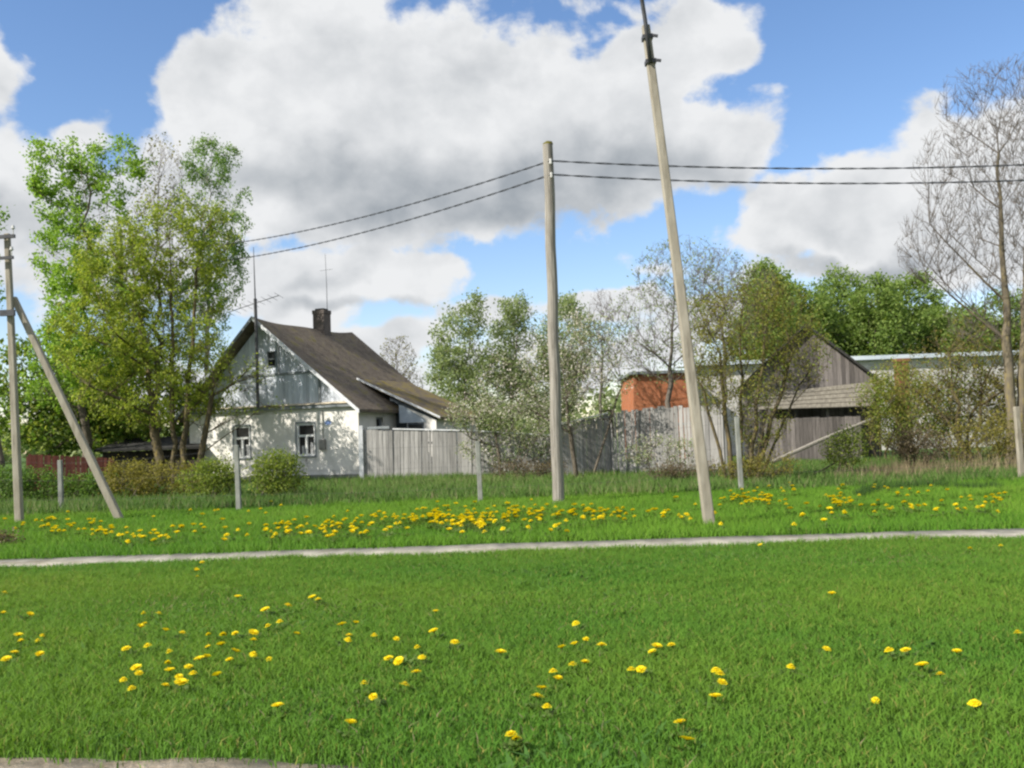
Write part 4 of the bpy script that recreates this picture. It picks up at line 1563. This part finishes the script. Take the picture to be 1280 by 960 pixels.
# large bare tree
make_tree('large_bare_tree', 'large leafless tree with a forked lichen covered trunk at the right edge', 'tree', 1268, 33,
          [(1225, 130, 56, 56), (1275, 120, 66, 56), (1185, 215, 44, 66), (1240, 230, 70, 80), (1310, 220, 80, 110), (1165, 310, 46, 46), (1215, 320, 60, 60), (1150, 300, 30, 46), (1310, 350, 80, 70), (1225, 400, 50, 30)],
          .185, (30, 260, 2000, 8000), M['barkgrey'], (), 160, pybase=600,
          stem_to=[(1246, 170, 0, 0), (1288, 180, .25, .16)], rtip=.0052, pw=.72, lift=.03, jit=.014, up=1.15, bare=True, trunk_bark=M['barkwarm'], sj=.0025)
make_tree('lichened_shrub_tree', 'tangled shrub tree with yellow lichen twigs below the big bare tree', 'tree', 1215, 36,
          [(1210, 430, 50, 44), (1170, 460, 40, 44), (1255, 450, 44, 50), (1200, 500, 60, 40), (1275, 490, 40, 50), (1140, 500, 34, 40)],
          .09, (12, 110, 1000), M['barklichen'], [(M['leaf_olive'], 3800, .09, .14, False, .2), (M['leaf_brown'], 900, .09, .14, False, .4)], 161, stems=6, rtip=.005)
make_tree('leafy_bush', 'tall green bush growing in front of the brick chimney stack', 'bush', 1130, 40, [(1125, 490, 30, 40), (1160, 510, 30, 36), (1115, 530, 30, 30), (1190, 520, 30, 40)], .05, (8, 70, 380), M['bark'],
          [(M['leaf_bush'], 4200, .12, .16, False, .1)], 162, stems=6, rtip=.005, part=('stems', 'foliage'))

# bushes
BU = [
    (345, 29.5, [(343, 596, 36, 24), (346, 580, 26, 18)], 'leaf_bush', 'rounded green bush below the right cottage window', 2600, .075),
    (268, 30.5, [(262, 600, 38, 22), (275, 588, 28, 18)], 'leaf_bush', 'green bush below the left cottage window', 2400, .075),
    (182, 31.5, [(170, 598, 46, 24), (210, 600, 44, 24), (150, 592, 24, 16)], 'leaf_olive', 'wide olive hedge bush right of the brace pole', 3600, .075),
    (110, 32.0, [(105, 610, 36, 18), (130, 605, 26, 14)], 'leaf_dark', 'dark bush behind the brace pole foot', 2200, .08),
    (45, 32.0, [(45, 610, 40, 22), (15, 605, 30, 24)], 'leaf_dark', 'dark bush behind the upright power pole', 3000, .08),
    (1056, 30.5, [(1055, 562, 26, 22), (1062, 548, 18, 14)], 'leaf_bush', 'small dense bush in front of the leaning log', 1500, .07),
    (1150, 31.0, [(1150, 560, 34, 24), (1130, 550, 22, 20)], 'leaf_brown', 'brownish twiggy bush at the foot of the shrub tree', 1500, .07),
    (1225, 31.5, [(1220, 550, 40, 30), (1255, 545, 26, 30)], 'leaf_olive', 'olive twiggy bush left of the right hand fence post', 1800, .07),
    (955, 29.0, [(958, 580, 40, 18), (925, 585, 30, 14)], 'leaf_olive', 'low scrub around the foot of the willow', 1300, .06),
    (870, 31.5, [(862, 588, 40, 12), (835, 590, 30, 10)], 'leaf_brown', 'low brown scrub left of the lamp post foot', 1200, .06),
    (655, 34.0, [(650, 585, 44, 10), (690, 585, 26, 9)], 'leaf_brown', 'low brown scrub under the blossoming trees', 1000, .06),
    (-6, 17.8, [(-8, 676, 26, 10)], 'leaf_brown', 'small dark brown tussock at the left edge beside the footpath', 700, .05),
]
for i, (px, Y, e, mt, lab, n, sz) in enumerate(BU):
    make_tree('bush', lab, 'bush', px, Y, e, .025, (10, 60, 320), M['bark'], [(M[mt], int(n * 1.8), sz, .12, False, .05)], 200 + i, stems=9, rtip=.004, spread=.4, part=('stems', 'foliage'), pybase=600)

# tangle of dry grass at the garden edge on the right
make_tree('leafy_bush', 'tall olive scrub hiding the white farm building right of the barn', 'bush', 1100, 38.5, [(1098, 500, 30, 30), (1120, 480, 34, 34), (1110, 535, 34, 26)], .04, (10, 90, 700), M['barklichen'],
          [(M['leaf_willow'], 2600, .08, .13, False, .1), (M['leaf_bush'], 2600, .09, .13, False, .3)], 163, stems=8, rtip=.005, part=('stems', 'foliage'))
make_tree('leafy_bush', 'dense grey green scrub below the boughs of the big bare tree', 'bush', 1180, 37.5, [(1175, 490, 36, 40), (1205, 470, 36, 40), (1165, 530, 40, 30), (1225, 520, 36, 34)], .04, (10, 90, 700), M['barkgrey'],
          [(M['leaf_bush'], 5200, .09, .14, False, .1), (M['leaf_brown'], 1500, .08, .14, False, .3)], 164, stems=8, rtip=.005, part=('stems', 'foliage'))
make_tree('leafy_bush', 'mixed brown and green scrub at the right edge behind the last fence post', 'bush', 1262, 36.0, [(1255, 500, 36, 36), (1285, 480, 40, 44), (1260, 540, 44, 28)], .04, (10, 90, 700), M['barklichen'],
          [(M['leaf_willow'], 3600, .085, .14, False, .1), (M['leaf_brown'], 1800, .08, .14, False, .3)], 165, stems=8, rtip=.005, part=('stems', 'foliage'))
blades('dry_grass', 'tall dry straw coloured grass along the garden edge on the right', M['dry'], 27.2, 32.0, 170, .25, .75, .022, 31, xlim=(6.5, 19.5),
       mask=lambda x, y, r: (vnoise(x, y, 5) + .09 * (x - 9) > r.uniform(-.2, 1.0, len(x))), lean=.5)
blades('painted_shade_grass', 'arc of grass with shade painted into its dark blades in the meadow right of the lamp post', M['dark'], 21.8, 25.0, 1100, .16, .34, .02, 32, xlim=(7.5, 11.0),
       mask=lambda x, y, r: (np.abs(y - (22.2 + 2.3 * np.sqrt(np.clip((x - 7.7) / 2.6, 0, 1)) - 1.2 * np.clip(x - 9.7, 0, 2) ** 1.5)) < .22 + .1 * r.normal(0, 1, len(x))), lean=.4, dryp=.0)  # curved shadow on the meadow drawn as taller, darker blades

# distant wood closing the horizon
r = np.random.default_rng(400)
C = []
for i in range(900):
    a = r.uniform(-75, 75) * math.pi / 180
    d = r.uniform(170, 230)
    hh = 5.0 + 7.0 * abs(math.sin(a * 7.3) + .6 * math.sin(a * 17)) / 1.6
    c = np.array([math.sin(a) * d, math.cos(a) * d, 0])
    n = 60
    q = r.normal(0, 1, (n, 3))
    q /= np.linalg.norm(q, axis=1)[:, None]
    q *= r.uniform(.5, 1, (n, 1))
    C.append(c + np.array([0, 0, hh * .5]) + q * np.array([3, 3, hh * .55]))
VL, FL = leaf_mesh(np.concatenate(C), 1.3, r)
tag(np_mesh('distant_wood', VL, FL, M['leaf_pale']), 'far line of trees along the horizon behind the buildings', 'woodland', kind='stuff')


# ------------------------------------------------------------------ dandelions
def dandelion_mesh(seed, rad):
    rr = random.Random(seed)
    v, f, mi = [], [], []
    H = .115
    dz = (-.010, .0, .012, .004)[seed % 4]
    for ring, (n, ro, z0, z1) in enumerate(((17, 1.0, .0, .002), (15, .8, .004, .010), (11, .52, .007, .016), (7, .28, .008, .018))):
        for i in range(n):
            a = 2 * math.pi * (i + .5 * ring) / n + rr.uniform(-.06, .06)
            w = .16 * rad * (1.1 if ring < 2 else 1)
            l = rad * ro * rr.uniform(.9, 1.08)
            ca, sa = math.cos(a), math.sin(a)
            b0 = len(v)
            v += [(.05 * rad * ca - w * .3 * -sa, .05 * rad * sa - w * .3 * ca, H + z0), (.05 * rad * ca + w * .3 * -sa, .05 * rad * sa + w * .3 * ca, H + z0),
                  (l * ca + w * -sa, l * sa + w * ca, H + z1 + dz * ro + rr.uniform(-.002, .004)), (l * ca - w * -sa, l * sa - w * ca, H + z1 + dz * ro + rr.uniform(-.002, .004))]
            f.append((b0, b0 + 1, b0 + 2, b0 + 3))
            mi.append(0)
    # calyx and stem
    for (za, zb, r0, r1) in ((-.01, H - .012, .0028, .0026), (H - .012, H, .0026, .011)):
        b0 = len(v)
        for k in range(5):
            a = 2 * math.pi * k / 5
            v.append((r0 * math.cos(a), r0 * math.sin(a), za))
        for k in range(5):
            a = 2 * math.pi * k / 5
            v.append((r1 * math.cos(a), r1 * math.sin(a), zb))
        for k in range(5):
            f.append((b0 + k, b0 + (k + 1) % 5, b0 + 5 + (k + 1) % 5, b0 + 5 + k))
            mi.append(1)
    for k in range(7):
        a = 2 * math.pi * (k + rr.random() * .6) / 7
        ca, sa = math.cos(a), math.sin(a)
        L_ = rr.uniform(.07, .12)
        pr, n_ = None, 6
        for q in range(n_ + 1):
            t_ = q / n_
            w = (.004 + .016 * math.sin(math.pi * min(1, t_ * 1.05)) * (1.25 if q % 2 else .6)) * (1 if q < n_ else 0.1)
            x_, z_ = .006 + L_ * t_, .012 + .05 * math.sin(math.pi * t_ * .62) * rr.uniform(.8, 1.2)
            v += [(x_ * ca - w * -sa, x_ * sa - w * ca, z_), (x_ * ca + w * -sa, x_ * sa + w * ca, z_)]
            if q:
                b0 = len(v) - 4
                f.append((b0, b0 + 1, b0 + 3, b0 + 2))
                mi.append(1)
    me = bpy.data.meshes.new('dandelion')
    me.from_pydata(v, [], f)
    me.polygons.foreach_set('material_index', np.array(mi, dtype=np.int32))
    me.materials.append(M['petal'])
    me.materials.append(M['dstem'])
    me.update()
    return me


DM = [dandelion_mesh(i, .033 + .004 * (i % 3)) for i in range(4)]
FG = [(2, 739), (3, 766), (32, 768), (22, 794), (28, 802), (50, 792), (52, 801), (17, 813), (10, 820), (52, 818), (253, 704), (242, 711), (245, 718), (246, 714), (297, 744), (394, 748), (398, 750),
      (180, 768), (195, 764), (180, 777), (172, 785), (203, 790), (224, 790), (262, 790), (279, 793), (298, 790), (314, 789), (335, 760), (355, 758), (340, 780), (352, 776), (368, 790), (430, 781), (442, 780), (436, 792), (431, 800),
      (468, 794), (494, 796), (545, 762), (547, 790), (567, 802), (525, 809), (527, 819), (489, 821), (504, 820), (624, 814), (520, 838), (188, 807), (217, 815), (263, 805), (277, 807), (288, 814), (314, 802), (313, 817), (338, 817),
      (289, 827), (252, 821), (254, 824), (236, 829), (208, 828), (242, 840), (224, 842), (212, 839), (175, 834), (171, 843), (157, 848), (168, 858), (204, 854), (226, 854), (275, 845), (160, 810), (454, 855), (501, 853), (469, 867), (348, 880), (433, 907), (641, 921), (648, 919),
      (724, 779), (733, 799), (705, 809), (722, 806), (752, 807), (693, 837), (716, 832), (730, 828), (695, 848), (676, 858), (668, 872), (684, 881), (790, 835), (804, 835), (819, 805), (820, 811), (841, 804), (897, 835), (898, 842), (897, 852), (894, 869),
      (1040, 744), (1028, 806), (986, 831), (1116, 812), (1135, 810), (1196, 814), (1156, 831), (1178, 845), (1092, 868), (1220, 875), (854, 905), (855, 921), (953, 680), (1212, 685), (1252, 681), (1275, 792)]
rd = random.Random(77)


def place(p, group, label, k, sc, zs=1.0):
    o = bpy.data.objects.new('dandelion', DM[(k * 7 + k // 3) % 4])
    COL.objects.link(o)
    o.location = p
    o.rotation_euler = (rd.gauss(0, .2), rd.gauss(0, .2), rd.uniform(0, 6.28))
    o.scale = (sc, sc, zs)
    return tag(o, label, 'dandelion', group)


cnt = 0
for i, (px, py) in enumerate(FG):
    p = gnd(px, py, .10)
    p.z = 0
    place(p, 'dandelions on the near lawn', 'yellow dandelion in bloom on the lawn between road and footpath', i, rd.uniform(.75, 1.1), rd.uniform(.7, 1.0))
    cnt += 1
CL = [(560, 648, 60, 9, 70), (640, 642, 70, 9, 60), (720, 645, 50, 9, 30), (610, 655, 70, 12, 40), (420, 662, 60, 10, 46), (350, 662, 25, 7, 18), (480, 650, 60, 10, 25), (940, 626, 40, 7, 44), (1052, 628, 16, 6, 22), (1120, 617, 60, 6, 16),
      (110, 662, 60, 10, 34), (180, 672, 60, 8, 20), (60, 655, 40, 6, 10), (260, 665, 60, 14, 18), (800, 640, 60, 14, 22), (860, 645, 40, 12, 12), (1000, 645, 60, 12, 10), (1200, 634, 70, 10, 16), (1130, 638, 60, 8, 12), (1245, 624, 30, 6, 8), (700, 670, 200, 6, 14), (300, 640, 200, 12, 14), (1000, 612, 100, 6, 10)]
far = []
for (px, py, sx_, sy_, n) in CL:
    for _ in range(n):
        x, y = rd.gauss(px, sx_ * .6), rd.gauss(py, sy_ * .6)
        p = gnd(x, y, .12)
        if p.y < path_hi(p.x) + .15 or p.y > 28:
            continue
        p.z = .0
        far.append(p)
far.sort(key=lambda p: p.y)
quota = 296 - cnt
for i, p in enumerate(far[:quota]):
    place(p, 'dandelions in the meadow', 'yellow dandelion in bloom in the meadow behind the footpath', i, rd.uniform(1.15, 1.5), 1.5)
rest = far[quota:]
Vs, Fs_, mi_ = [], [], []
nb = 0
for i, p in enumerate(rest):
    me = DM[i % 4]
    co = np.array([v.co for v in me.vertices])
    sc = rd.uniform(1.2, 1.6)
    a, tx = rd.uniform(0, 6.28), rd.uniform(-.45, 0)
    co = co * np.array([sc, sc, 1.5])
    c, s = math.cos(a), math.sin(a)
    co = np.stack([co[:, 0] * c - co[:, 1] * s, co[:, 0] * s + co[:, 1] * c, co[:, 2]], 1)
    c, s = math.cos(tx), math.sin(tx)
    co = np.stack([co[:, 0], co[:, 1] * c - co[:, 2] * s, co[:, 1] * s + co[:, 2] * c], 1)
    Vs.append(co + np.array(p))
    Fs_.append(np.array([list(q.vertices) for q in me.polygons]) + nb)
    mi_.append(np.array([q.material_index for q in me.polygons]))
    nb += len(co)
if rest:
    tag(np_mesh('dandelion_patch', np.concatenate(Vs), np.concatenate(Fs_), [M['petal'], M['dstem']], mi=np.concatenate(mi_)), 'drift of further yellow dandelions at the back of the meadow', 'dandelions', kind='stuff')
